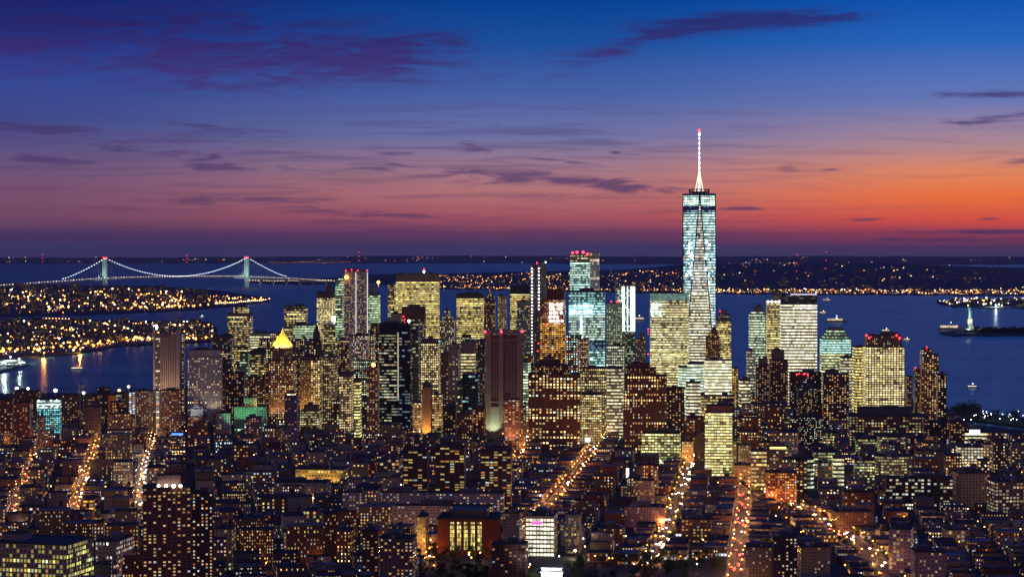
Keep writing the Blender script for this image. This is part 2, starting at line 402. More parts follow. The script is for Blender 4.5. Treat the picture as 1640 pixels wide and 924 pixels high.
def B(kind, cat, label, x0, x1, ytop, D, dep=35, yaw=None, st='office', tiers=(), cap=0, beacons=(), side=None, roof=None, pent=True, tank=False, z0=None, group=None, anchor=None, bands=(), shape=None, push=True, th=.8, antenna=None, front=None, flood=None):
    """a building standing at distance D whose roof line is seen at ytop"""
    global NB_
    NB_ += 1
    if yaw is None: yaw = 8 if x1 < 400 else (-3.1 if D > 3100 else -6.3)
    yr = math.radians(yaw); st = sty(st)
    if D > 2900 and st['tint'] > .5 and st['cw'] < 5 and st['wh'] > 0: st = sty(st, cw=st['cw'] * 1.25, ch=st['ch'] * 1.18, br=st['br'] * 1.4, lit=st['lit'] * .92)
    for _ in range(60):
        cx_, cy_, w, d = fit(x0, x1, D, dep, yr, ytop)
        fp = rect(cx_, cy_, w, d, yr)
        if not push or not clash(fp, .5): break
        D += 9
    claim(fp)
    zb = 3.0 if z0 is None else z0
    if D > 6500: zb = zsea(cx_, cy_) + (z0 if z0 is not None else 3)
    top = at(x0, ytop, D).z
    root = empty(kind, (cx_, cy_, zb)); tag(root, label, cat, group)
    rv = Vector(root.location)
    seed = RND.randint(1, 900)
    m = MB()
    if shape == 'oct':   # chamfered corners
        k = min(w, d) * .22; q = []
        for (x, y) in ((-w / 2 + k, -d / 2), (w / 2 - k, -d / 2), (w / 2, -d / 2 + k), (w / 2, d / 2 - k), (w / 2 - k, d / 2), (-w / 2 + k, d / 2), (-w / 2, d / 2 - k), (-w / 2, -d / 2 + k)):
            q.append((cx_ + x * math.cos(yr) - y * math.sin(yr), cy_ + x * math.sin(yr) + y * math.cos(yr)))
        fp = q
    elif shape == 'round':
        q = []
        for t in range(9):
            a = math.pi + math.pi * t / 8
            q.append((w / 2 * math.cos(a), -d / 2 + d * .35 + d * .35 * math.sin(a)))
        q += [(w / 2, d / 2), (-w / 2, d / 2)]
        fp = [(cx_ + x * math.cos(yr) - y * math.sin(yr), cy_ + x * math.sin(yr) + y * math.cos(yr)) for x, y in q]
    n = len(fp)
    zc = top - cap
    segs = []   # (za, zb_, style)
    zt = zc
    for (yb, s2) in bands:           # bands listed from the top down: lower edge in view rows
        zl = at(x0, yb, D).z; segs.append((zl, zt, sty(s2))); zt = zl
    segs.append((zb, zt, st))
    if cap: segs.append((zc, top, sty(st, lit=0, wh=0)))
    for i in range(n):
        j = (i + 1) % n
        for (za, zz, s2) in segs:
            if side is not None and n == 4 and i in (1, 3): s2 = sty(side)
            if front and i == 0 and n == 4 and s2 is st:
                for (fa, fb, s3) in front:
                    pa = [fp[0][q_] + (fp[1][q_] - fp[0][q_]) * fa for q_ in (0, 1)]; pb = [fp[0][q_] + (fp[1][q_] - fp[0][q_]) * fb for q_ in (0, 1)]
                    m.wall(pa, pb, za, zz, sty(s3), seed + int(fa * 90))
            else: m.wall(fp[i], fp[j], za, zz, s2, seed + i * 31)
    m.build('wall', FAC, root, loc=rv)
    roof_slab(root, fp, top, m=roof, th=th)
    ztop = top + .2
    wq, dq = w, d
    for tt in tiers:
        a0, a1, yt = tt[:3]; s2 = sty(tt[3]) if len(tt) > 3 and tt[3] else st; dd = tt[4] if len(tt) > 4 else .7
        zt2 = at(x0, yt, D).z
        tw = w * (a1 - a0); ox = w * ((a0 + a1) / 2 - .5); td = d * dd
        tx, ty = cx_ + ox * math.cos(yr), cy_ + ox * math.sin(yr)
        f2 = rect(tx, ty, tw, td, yr)
        zb2 = ztop if not (len(tt) > 5) else tt[5]
        mm = MB()
        for i in range(4): mm.wall(f2[i], f2[(i + 1) % 4], zb2, zt2, s2, seed + 200 + i * 7)
        up_ = mm.build('upper_tier', FAC, root, loc=rv)
        r2 = roof_slab(root, f2, zt2, m=roof, th=.6)
        r2.parent = up_
        ztop = zt2 + .2
        cx2, cy2, wq, dq = tx, ty, tw, td
    if not tiers: cx2, cy2 = cx_, cy_
    if pent and wq > 8:
        pm = MB(); pw = wq * RND.uniform(.25, .5); pd = dq * RND.uniform(.3, .5); ph = RND.uniform(3, 6)
        ox = RND.uniform(-.2, .2) * wq
        pm.box(cx2 + ox, cy2, ztop - .1, ztop + ph, pw, pd, yr)
        if RND.random() < .6: pm.box(cx2 - ox * 1.6 - wq * .1, cy2 - dq * .2, ztop - .1, ztop + ph * .6, pw * .35, pd * .4, yr)
        pm.build('penthouse', ROOFL if RND.random() < .4 else STEEL, root, loc=rv)
    if D < 3300 and not tiers:
        cr = random.Random(seed)
        for k in range(cr.randint(3, 7)):
            ox, oy = cr.uniform(-.4, .4) * w, cr.uniform(-.4, .4) * d; q_ = MB(); rx_, ry_ = cx_ + ox * math.cos(yr) - oy * math.sin(yr), cy_ + ox * math.sin(yr) + oy * math.cos(yr)
            q_.box(rx_, ry_, top + .12, top + cr.uniform(1.2, 3.2), cr.uniform(1.5, 5), cr.uniform(1.5, 4), yr); q_.build('roof_unit', cr.choice((ROOFL, STEEL, LSTEEL)), root, loc=rv)
    if tank:
        tm = MB(); cyl_tank(tm, cx2 + wq * .28, cy2, ztop, 2.1); tm.build('water_tank', WOOD, root, loc=rv)
    if antenna:
        am = MB(); am.tube((cx2, cy2, ztop), (cx2, cy2, at(x0, antenna, D).z), .5, .2, 5); am.build('antenna', STEEL, root, loc=rv)
    for bx in beacons:
        px, py, col, r_, s_ = (list(bx) + [RED, None, None])[:5] if len(bx) < 5 else bx
        r_ = r_ or D / 2330 * .62; s_ = s_ or 9
        p = at(px, py, D + 1 if py < ytop - 1 else D - 1.0)
        bm_ = MB(); bm_.ball(p, r_, n=8, m=5)
        if p.z > ztop + .5 and py < ytop: bm_.tube((p.x, p.y, ztop - 1 - max(0, 0)), (p.x, p.y, p.z), .12, n=4)
        bm_.build('beacon_light', glow(col, s_), root, loc=rv)
    if flood:
        fcol, fe = flood[:2]; frac = flood[2] if len(flood) > 2 else .35; H_ = top - zb; nl = max(1, round(w / 26))
        for k in range(nl):
            o_ = (k + .5) / nl - .5; lx = cx_ + o_ * w * math.cos(yr) + (d / 2 + 16) * math.sin(yr); ly = cy_ + o_ * w * math.sin(yr) - (d / 2 + 16) * math.cos(yr)
            spot((lx, ly, zb + 14), (lx, ly + 16, zb + 14 + H_ * frac), fe, fcol, 100, root)
    if anchor: ANCH.append(((x0 + x1) / 2, min(ytop + 30, 905), anchor))
    root['_top'] = 0; del root['_top']
    return root, dict(cx=cx_, cy=cy_, w=w, d=d, yaw=yr, top=top, D=D, fp=fp, zb=zb, ztop=ztop, seed=seed)
# ---------------------------------------------------------------- water and land
def water_mat():
    m = bpy.data.materials.new("harbour_water"); m.use_nodes = True; b = NB(m.node_tree)
    p = m.node_tree.nodes['Principled BSDF']
    co = b.new('ShaderNodeTexCoord').outputs['Object']
    x, y, _ = b.sep(co)
    n = b.noise(b.comb(b.m('MULTIPLY', x, .0012), b.m('MULTIPLY', y, .0045)), 1.0, 5, .55, .8)
    b.put(p.inputs['Base Color'], b.ramp(n, [(.34, (.006, .10, .125)), (.5, (.016, .18, .19)), (.66, (.05, .30, .28))]))
    p.inputs['Roughness'].default_value = .3
    p.inputs['Specular IOR Level'].default_value = .13
    n2 = b.noise(b.comb(b.m('MULTIPLY', x, .05), b.m('MULTIPLY', y, .02)), 1.0, 4, .6)
    bp = b.new('ShaderNodeBump'); bp.inputs['Strength'].default_value = .5; bp.inputs['Distance'].default_value = 3; b.put(bp.inputs['Height'], n2)
    b.put(p.inputs['Normal'], bp.outputs[0])
    return m
mb = MB(); rad = [0.01, 600, 1200] + [1800 * 1.12 ** i for i in range(39)]
NS = 120
def PP(i, k):
    a = 2 * math.pi * k / NS; x, y = rad[i] * math.sin(a), rad[i] * math.cos(a); return (x, y, zsea(x, y))
for i in range(len(rad) - 1):
    for k in range(NS):
        if i == 0: mb.face([PP(0, 0), PP(1, k + 1), PP(1, k)])
        else: mb.face([PP(i, k), PP(i, k + 1), PP(i + 1, k + 1), PP(i + 1, k)])
WATER = mb.build('water', water_mat()); tag(WATER, None, None, kind='structure'); WATER.data.polygons.foreach_set('use_smooth', [True] * len(WATER.data.polygons))

LAND = mat("city_ground", (.04, .04, .045), .9, .2, (.02, .4))
FARLAND = mat("far_ground", (.05, .052, .075), .95, .1, (.002, .5))
ASPH = mat("asphalt", (.05, .05, .052), .75, .3, (.2, .3))
PAVE = mat("pavement_concrete", (.2, .19, .18), .85, .2, (.3, .2))
PAINT = mat("road_paint", (.75, .75, .7), .6, .3)
LEAF = mat("leaf_green", (.045, .085, .025), .8, .2, (.3, .4))
LEAFD = mat("leaf_dark", (.03, .05, .028), .85, .15, (.3, .4))
BARK = mat("bark", (.09, .065, .045), .9, .1)

def slab(name, pts, z, m, skirt=5):
    from mathutils.geometry import tessellate_polygon
    q = MB(); vs = [Vector((p[0], p[1], z)) for p in pts]
    for t in tessellate_polygon([vs]): 
        tri = [vs[i] for i in t]
        if (tri[1] - tri[0]).cross(tri[2] - tri[0]).z < 0: tri = tri[::-1]
        q.face(tri)
    for i in range(len(vs)):
        a, b = vs[i], vs[(i + 1) % len(vs)]
        q.face([a, b, b - Vector((0, 0, skirt)), a - Vector((0, 0, skirt))])
    return tag(q.build(name, m), None, None, kind='structure')
man = [G(x, y) for x, y in ((-900, 640), (-300, 632), (245, 628), (330, 612), (500, 596), (1100, 592), (1180, 608), (1460, 640), (1518, 652), (1540, 676), (1640, 689), (1800, 712), (2300, 800))]
man = [(-3500, -900)] + [(-3500, 4700)] + [(p.x, p.y) for p in man[1:]] + [(3500, 2300), (3500, -900)]
slab('city_ground', man, 3.0, LAND)
pier = [G(x, y, 3.0) for x, y in ((1522, 650), (1600, 664), (1700, 676), (1700, 684.5), (1640, 682), (1560, 672), (1524, 668))]
slab('park_pier', [(p.x, p.y) for p in pier], 3.2, mat("lawn", (.05, .08, .03), .9, .1, (.1, .4)))

def strip(name, xs, near, far, ridge, m=FARLAND, ny=7, nx=90, h0=4, rough=.25, seed=0, peak=.6):
    """land between two shore curves (view rows at sea level); ridge = row of its skyline"""
    rnd = random.Random(seed)
    def interp(c, x):
        for i in range(len(c) - 1):
            if c[i][0] <= x <= c[i + 1][0]:
                t = (x - c[i][0]) / (c[i + 1][0] - c[i][0]); return c[i][1] + t * (c[i + 1][1] - c[i][1])
        return c[0][1] if x < c[0][0] else c[-1][1]
    ph = [rnd.uniform(0, 6.28) for _ in range(6)]
    q = MB(); grid = []
    for i in range(nx + 1):
        px = xs[0] + (xs[1] - xs[0]) * i / nx
        yn = interp(near, px) + .5 * math.sin(px * .11 + ph[0]) + .4 * math.sin(px * .31 + ph[1])
        yf = min(interp(far, px), yn - .6)
        a, b = G(px, yn, 0, True), G(px, yf, 0, True); col = []
        tp = a.lerp(b, peak); yr_ = interp(ridge, px) + rough * (math.sin(px * .045 + ph[2]) + .6 * math.sin(px * .13 + ph[3]) + .3 * math.sin(px * .37 + ph[4]))
        hz = max(h0 + 1, at(px, yr_, tp.y).z - zsea(tp.x, tp.y))
        for j in range(ny + 1):
            t = j / ny; p = a.lerp(b, t)
            e = t / peak if t < peak else (1 - t) / (1 - peak)
            h = h0 + (hz - h0) * (3 * e * e - 2 * e ** 3)
            col.append(Vector((p.x, p.y, zsea(p.x, p.y) + h)))
        grid.append(col)
    for i in range(nx):
        for j in range(ny): q.face([grid[i][j], grid[i + 1][j], grid[i + 1][j + 1], grid[i][j + 1]])
        for j in (0, ny):
            a, b = grid[i][j], grid[i + 1][j]; dn = Vector((0, 0, h0 + 6))
            q.face([a - dn, b - dn, b, a] if j == 0 else [a, b, b - dn, a - dn])
    o = q.build(name, m); tag(o, None, None, kind='structure')
    o.data.polygons.foreach_set('use_smooth', [True] * len(o.data.polygons))
    def surf(px, t):
        g_ = min(nx - .001, max(0, (px - xs[0]) / (xs[1] - xs[0]) * nx)); i = int(g_); f = max(0, t) * ny; j = min(ny - 1, int(f)); return grid[i][j].lerp(grid[i][j + 1], f - j).lerp(grid[i + 1][j].lerp(grid[i + 1][j + 1], f - j), g_ - i)
    return surf
far_hills = strip('far_hills', (-500, 2200), [(-500, 422), (900, 422), (1100, 424), (2200, 424)], [(-500, 417.5), (2200, 417.5)], [(-500, 413), (300, 412), (700, 409.5), (1100, 411), (1300, 410), (1640, 411), (2200, 411)], seed=3, rough=.35, peak=.7, h0=8)
staten = strip('island_hills', (560, 2300), [(560, 452), (700, 463), (1090, 470), (1180, 471.5), (1500, 473), (1560, 474), (2300, 474)], [(560, 440), (2300, 430)], [(560, 446), (700, 438), (860, 434), (1000, 431), (1090, 424), (1180, 421), (1400, 420), (1560, 426), (1640, 428), (2300, 430)], seed=8, peak=.75, rough=.3, nx=140)
fort = strip('headland', (395, 580), [(395, 453), (470, 456), (580, 456)], [(395, 449), (580, 444)], [(395, 450), (470, 447.5), (580, 447)], seed=5, nx=30)
redhook = strip('harbour_shore', (-400, 432), [(-400, 513), (0, 508), (120, 505), (260, 500), (330, 495), (405, 487), (432, 483)], [(-400, 448), (0, 455), (110, 457), (250, 459), (350, 466), (432, 479)], [(-400, 452), (0, 455), (120, 457), (260, 459), (350, 468), (432, 478)], seed=6, peak=.8)
island = strip('near_island', (-400, 348), [(-400, 604), (0, 576), (130, 567), (180, 556), (260, 552), (335, 549), (348, 540)], [(-400, 511), (60, 512), (330, 516), (348, 526)], [(-400, 510), (60, 511), (330, 516), (348, 528)], seed=7, peak=.85, nx=60)
port = strip('port_terminal', (1500, 2300), [(1500, 486), (1530, 493), (1640, 495), (2300, 498)], [(1500, 482), (1540, 480), (2300, 478)], [(1500, 484), (1540, 481), (2300, 480)], seed=9, nx=50)
liberty = strip('statue_island', (1505, 2000), [(1505, 536), (1530, 538.5), (1640, 538.5), (2000, 538)], [(1505, 533), (1540, 529), (1640, 528), (2000, 528)], [(1505, 533), (1540, 529.5), (2000, 528)], seed=12, nx=40, h0=3)

# lights of far towns: small lamps standing on the land
def lamps_on(name, label, spots, strength=5, sz=1.0):
    q = MB(); mats = [glow(c, s_ * strength) for c, s_ in ((ORANGE, 1), (WARM, 1), (WHITE, 1), (RED, 1), (GREENW, 1.0))]
    for p, r, mi in spots: q.octa((p.x, p.y, p.z + r + 5), r * sz, mi)
    o = q.build(name, mats); tag(o, label, 'lights', kind='stuff'); return o
def scatter(surf, n, xr, tr, rnd, cmix=(.62, .28, .07, .02, .01), s=.28, clump=True, pw=1.0):
    out = []; c = []
    if clump: c = [(rnd.uniform(*xr), rnd.uniform(*tr)) for _ in range(max(3, n // 14))]
    for _ in range(n):
        if c and rnd.random() < .6:
            k = rnd.choice(c); px, t = k[0] + rnd.gauss(0, 12), k[1] + rnd.gauss(0, .03)
        else: px, t = rnd.uniform(*xr), tr[0] + (tr[1] - tr[0]) * rnd.random() ** pw
        if not (xr[0] < px < xr[1] and 0 <= t < .95): continue
        p = surf(px, t); r = rnd.random(); mi = 0
        for k, w in enumerate(cmix):
            if r < w: mi = k; break
            r -= w
        out.append((p, p.y / 2330 * s * (rnd.choice((.22, .28, .35, .42, .55, .7, 1.1, 1.8))), mi))
    return out
rn = random.Random(77)
sp = scatter(staten, 700, (700, 1095), (.02, .55), rn, (.8, .18, .02, 0, 0), pw=1.3)
sp += scatter(staten, 260, (690, 1095), (.0, .05), rn, (.75, .2, .05, 0, 0), clump=False)
sp += scatter(staten, 900, (1140, 1640), (.0, .08), rn, (.62, .3, .08, 0, 0), clump=False, s=.32)
sp += scatter(staten, 250, (1140, 1640), (.05, .75), rn, (.66, .26, .08, 0, 0), s=.26)
sp += scatter(staten, 60, (1640, 2200), (.0, .5), rn)
lamps_on('shore_lights', 'amber town lights scattered over the far hill shore behind the towers', sp)
sp = scatter(far_hills, 240, (-50, 1700), (.0, .6), rn, (.55, .35, .08, .02, 0), s=.22) + [(far_hills(430 + i * 5.2, .02), 4.2 + (i % 3) * .8, 0) for i in range(26)]
lamps_on('horizon_lights', 'small faint lights along the low land on the horizon', sp, 3.5)
sp = scatter(redhook, 420, (-20, 300), (.03, .6), rn, (.62, .28, .1, 0, 0), s=.5) + scatter(redhook, 220, (-20, 300), (.02, .3), rn, (.7, .25, .05, 0, 0), s=.55) + scatter(redhook, 170, (230, 432), (.05, .5), rn, (.8, .15, .05, 0, 0), s=.42, clump=False)
sp += [(redhook(190 + i * 11 + rn.uniform(-2, 2), .06), 4.5, 0) for i in range(14)] + [(redhook(x, .12), 5.2, 1) for x in (60, 78, 98, 110, 126, 150, 165, 260, 398)]
sp += [(redhook(345 + i * 3.2, .1), 3.0, 1) for i in range(26)]
lamps_on('waterfront_lights', 'golden dock lights along the harbour shore below the suspension bridge', sp, 7)
sp = scatter(island, 620, (-20, 345), (.05, .75), rn, (.62, .26, .11, .01, 0), s=.55) + scatter(island, 200, (-20, 345), (.02, .2), rn, (.75, .2, .05, 0, 0), s=.7) + [(island(x, .06 + .02 * (x % 3)), 4.2, 0) for x in (5, 28, 55, 60, 70, 85, 98, 112, 125, 160, 214, 300, 330)]
sp += [(island(48 + i * 5.2, .82), 2.4, 0) for i in range(15)]
lamps_on('island_lights', 'orange and white lights clustered on the near island across the river', sp, 7)
sp = scatter(port, 150, (1505, 1700), (.05, .8), rn, (.2, .3, .5, 0, 0), s=.5)
lamps_on('terminal_lights', 'white floodlights of the port terminal behind the lit statue', sp, 10)
sp = [(fort(400 + i * 4.5, .3), 3.2, 1) for i in range(36)]
lamps_on('headland_lights', 'string of pale lights on the headland right of the suspension bridge', sp, 6)

def lowrise(name, label, surf, n, xr, tr, rnd, hs=(6, 18)):
    q = MB()
    for _ in range(n):
        p = surf(rnd.uniform(*xr), rnd.uniform(*tr)); w, d, h = rnd.uniform(14, 55), rnd.uniform(14, 30), rnd.uniform(*hs)
        fp = rect(p.x, p.y, w, d, rnd.uniform(-.5, .5)); st = sty(rnd.choice(('apt_brick', 'apt_tan', 'loft_dim', 'apt_dark')), lit=rnd.uniform(.05, .3), br=1.6, wc=(.06, .055, .055))
        for i in range(4): q.wall(fp[i], fp[(i + 1) % 4], p.z - 2, p.z + h, st, rnd.randint(0, 900))
        q.face([(x, y, p.z + h) for x, y in fp])
    o = q.build(name, FAC); tag(o, label, 'buildings', kind='stuff')
lowrise('island_houses', 'mass of low dark buildings between the lights on the near island', island, 170, (-30, 340), (.06, .8), rn, (6, 20))
lowrise('harbour_warehouses', 'mass of low warehouses and houses along the far harbour shore', redhook, 260, (-30, 330), (.03, .75), rn, (7, 24))
lowrise('hillside_houses', 'mass of small houses on the dark hillside across the bay', staten, 240, (700, 1640), (.01, .5), rn, (6, 16))
lowrise('terminal_sheds', 'long low sheds and tanks at the port terminal', port, 30, (1520, 1690), (.1, .7), rn, (6, 14))

def foliage_mass(name, label, spots, m, n=60, leaf=1.6):
    q = MB(); r_ = random.Random(4)
    for (p, rx, h) in spots:
        for _ in range(n):
            a = r_.uniform(0, 6.28); e = r_.random() ** .5; z = r_.random() ** .7
            c = Vector((p.x + math.cos(a) * e * rx, p.y + math.sin(a) * e * rx * .8, p.z + h * (.15 + .85 * z * (1 - .5 * e * e))))
            u = Vector((r_.gauss(0, 1), r_.gauss(0, 1), r_.gauss(0, 1))).normalized() * leaf; w = Vector((r_.gauss(0, 1), r_.gauss(0, 1), r_.gauss(0, 1))).normalized() * leaf
            q.face([c - u, c - w, c + u, c + w])
    return q.build(name, m)
sp = [(liberty(1545 + i * 2.9, .25 + .5 * ((i * 37) % 10) / 10), 13, 11 + (i * 7) % 5) for i in range(48)]
o = foliage_mass('island_trees', None, sp, LEAFD, 90, 2.2); tag(o, 'dark line of trees on the statue island', 'trees', kind='stuff')

# ---------------------------------------------------------------- suspension bridge
BR = mat("bridge_steel", (.5, .6, .58), .6, .3)
A_ = at(168, 458, 16150); B2 = at(395, 458, 16900)
dirb = Vector((B2.x - A_.x, B2.y - A_.y, 0)).normalized(); perp = Vector((-dirb.y, dirb.x, 0))
mid = (A_ + B2) / 2
bridge = empty('suspension_bridge', (mid.x, mid.y, zsea(mid.x, mid.y))); tag(bridge, 'long suspension bridge with two pale green towers and a necklace of cable lights', 'bridge')
bl = Vector(bridge.location)
ANCH.append((280, 440, 'the suspension bridge'))
def bt(t, z): 
    p = A_.lerp(B2, t); return Vector((p.x, p.y, zsea(p.x, p.y) + z))
for t in (0, 1):
    q = MB()
    for s_ in (-16, 16):
        b0 = bt(t, 0) + perp * s_; 
        q.box(b0.x, b0.y, b0.z - 3, b0.z + 208, 15, 11, math.atan2(dirb.y, dirb.x), taper=1)
    for z in (195, 75):
        c = bt(t, z); q.tube(c - perp * 16, c + perp * 16, 8 if z > 100 else 5, n=6)
    tw = q.build('bridge_tower', BR, bridge, loc=bl)
    for s_ in (-16, 16):
        q = MB(); p = bt(t, 213) + perp * s_; q.ball(p, 4.4); q.build('beacon_light', glow(RED, 14), bridge, loc=bl)
    for s_ in (-60, 60): p = bt(t, 74) + perp * s_ - Vector((0, 110, 0)); spot(p, bt(t, 150), 3e5, (.7, 1, .85), 100, bridge, 4)
    p = bt(t, 20) - Vector((0, 170, 0)); spot(p, bt(t, 60), 3e5, (.7, 1, .85), 100, bridge, 4)
def deck_z(t): return 69 + 5 * (1 - (2 * t - 1) ** 2) if 0 <= t <= 1 else 69 - (abs(t - .5) - .5) * 60
q = MB(); ts = [-1.6 + i * .05 for i in range(73)]
for i in range(len(ts) - 1):
    a, b = bt(ts[i], max(10, deck_z(ts[i]))), bt(ts[i + 1], max(10, deck_z(ts[i + 1])))
    w = perp * 15; dn = Vector((0, 0, 7))
    q.face([a - w, b - w, b + w, a + w]); q.face([a - w - dn, a - w, b - w, b - w - dn]); q.face([a + w, a + w - dn, b + w - dn, b + w]); q.face([a - w - dn, b - w - dn, b + w - dn, a + w - dn])
dk = q.build('deck', BR, bridge, loc=bl)
for i, t in enumerate(ts):
    if t < 0 or t > 1.0:
        if i % 2 == 0:
            a = bt(t, max(10, deck_z(t)) - 7); b = bt(t, -3); q = MB(); q.box(a.x, a.y, b.z, a.z, 9, 20, math.atan2(dirb.y, dirb.x)); q.build('approach_pier', BR, bridge, loc=bl)
def cab(t):
    if t < 0: u = min(1, -t / .285); return 211 + (72 - 211) * (1 - (1 - u) ** 1.25)
    if t > 1: u = min(1, (t - 1) / .285); return 211 + (72 - 211) * (1 - (1 - u) ** 1.25)
    return 80 + 131 * (2 * t - 1) ** 2
q = MB(); cs = [-.285 + 1.57 * i / 70 for i in range(71)]
for s_ in (-14, 14):
    for i in range(70): q.tube(bt(cs[i], cab(cs[i])) + perp * s_, bt(cs[i + 1], cab(cs[i + 1])) + perp * s_, .8, n=4, cap=False)
q.build('main_cable', BR, bridge, loc=bl)
for i in range(88):
    t = -.285 + 1.57 * i / 87
    if abs(deck_z(t) - cab(t)) > 5: q = MB(); q.tube(bt(t, deck_z(t)) - perp * 14, bt(t, cab(t)) - perp * 14, .35, n=3, cap=False); q.build('hanger_cable', BR, bridge, loc=bl)
q = MB(); q.ball((0, 0, 0), 2.1, n=6, m=4); lm = q.build('cable_lamp', glow((.75, .8, 1), 9), None, False)
for i in range(92):
    t = -.285 + 1.57 * i / 91; o = lm.copy(); link(o, bridge); o.location = bt(t, cab(t) + 1) - perp * 14 - bl
q = MB()
for i in range(170):
    t = -1.55 + i * .0188
    if t > 1.9: break
    p = bt(t, max(10, deck_z(t)) + 7) - perp * 14; q.octa(p, 1.5 + .6 * (i % 3), 0 if i % 3 else 1)
o = q.build('deck_lamps', [glow(WARM, 7), glow(WHITE, 7)], bridge, loc=bl); o['kind'] = 'stuff'

# ---------------------------------------------------------------- the lit statue on its island
sp_ = at(1553, 529, 8240); zs = zsea(sp_.x, sp_.y)
stat = empty('statue_monument', (sp_.x, sp_.y, zs + 6)); tag(stat, 'floodlit robed statue with raised torch on a tall stone pedestal', 'statue'); ANCH.append((1553, 510, 'the lit statue'))
sl = Vector(stat.location); X, Y, Z = sp_.x, sp_.y, zs + 6
COPPER = mat("green_copper", (.32, .55, .46), .6, .3, (.2, .2))
q = MB(); q.box(X, Y, Z - 4, Z + 8, 60, 60, .785); q.box(X, Y, Z - 4, Z + 8.3, 60, 60, 0); q.build('star_fort_base', STONE, stat, loc=sl)
q = MB()
def tap(q, z0, z1, w0, w1):
    lo = [(X + a * w0 / 2, Y + b * w0 / 2, z0) for a, b in ((-1, -1), (1, -1), (1, 1), (-1, 1))]; hi = [(X + a * w1 / 2, Y + b * w1 / 2, z1) for a, b in ((-1, -1), (1, -1), (1, 1), (-1, 1))]
    for i in range(4): j = (i + 1) % 4; q.face([lo[i], lo[j], hi[j], hi[i]])
    q.face(hi)
tap(q, Z + 8, Z + 14, 26, 24); tap(q, Z + 14, Z + 40, 20, 15); tap(q, Z + 40, Z + 43, 19, 18); tap(q, Z + 43, Z + 47, 15, 13)
q.build('pedestal', STONE, stat, loc=sl)
q = MB(); q.sm = True
prof = [(0, 6.2), (6, 5.6), (14, 5.2), (20, 4.6), (24, 4.9), (28, 4.2), (31, 1.9), (33, 2.2), (36, 2.1), (38, .6)]
n = 12; rings = [[(X + r * math.cos(6.283 * k / n) * (1 + .08 * math.sin(k * 3)), Y + r * .8 * math.sin(6.283 * k / n), Z + 47 + h) for k in range(n)] for h, r in prof]
for i in range(len(rings) - 1):
    for k in range(n): q.face([rings[i][k], rings[i][(k + 1) % n], rings[i + 1][(k + 1) % n], rings[i + 1][k]])
q.face(rings[-1])
q.tube((X - 3.4, Y, Z + 75), (X - 5.6, Y, Z + 82), 1.7, 1.3); q.tube((X - 5.6, Y, Z + 82), (X - 5.9, Y, Z + 88), 1.3, .9)
q.tube((X + 3.6, Y, Z + 74), (X + 5.2, Y - 1, Z + 67), 1.6, 1.2); q.tube((X + 5.2, Y - 1, Z + 67), (X + 3.2, Y - 4, Z + 68), 1.2, .9)
q.build('robed_figure', COPPER, stat, loc=sl)
q = MB()
for k in range(7):
    a = math.pi * (k / 6); q.tube((X + 1.9 * math.cos(a), Y, Z + 83.5 + 1.4 * math.sin(a)), (X + 5 * math.cos(a), Y, Z + 83.5 + 4.6 * math.sin(a)), .35, .08, 4)
q.build('crown', COPPER, stat, loc=sl)
q = MB(); q.box(X + 3.4, Y - 4.6, Z + 65, Z + 72, 3, 1.0, .3); q.build('tablet', COPPER, stat, loc=sl)
q = MB(); q.tube((X - 5.9, Y, Z + 87), (X - 5.9, Y, Z + 90), .6, 1.5); q.build('torch', COPPER, stat, loc=sl)
q = MB(); q.ball((X - 5.9, Y, Z + 92), 1.7, sz=1.4); q.build('torch_flame', glow(GOLD, 10), stat, loc=sl)
spot((X - 25, Y - 55, Z + 6), (X, Y, Z + 66), 5.5e5, (.75, 1, .85), 50, stat); spot((X + 25, Y - 55, Z + 6), (X, Y, Z + 25), 2.6e5, (1, .8, .45), 50, stat)
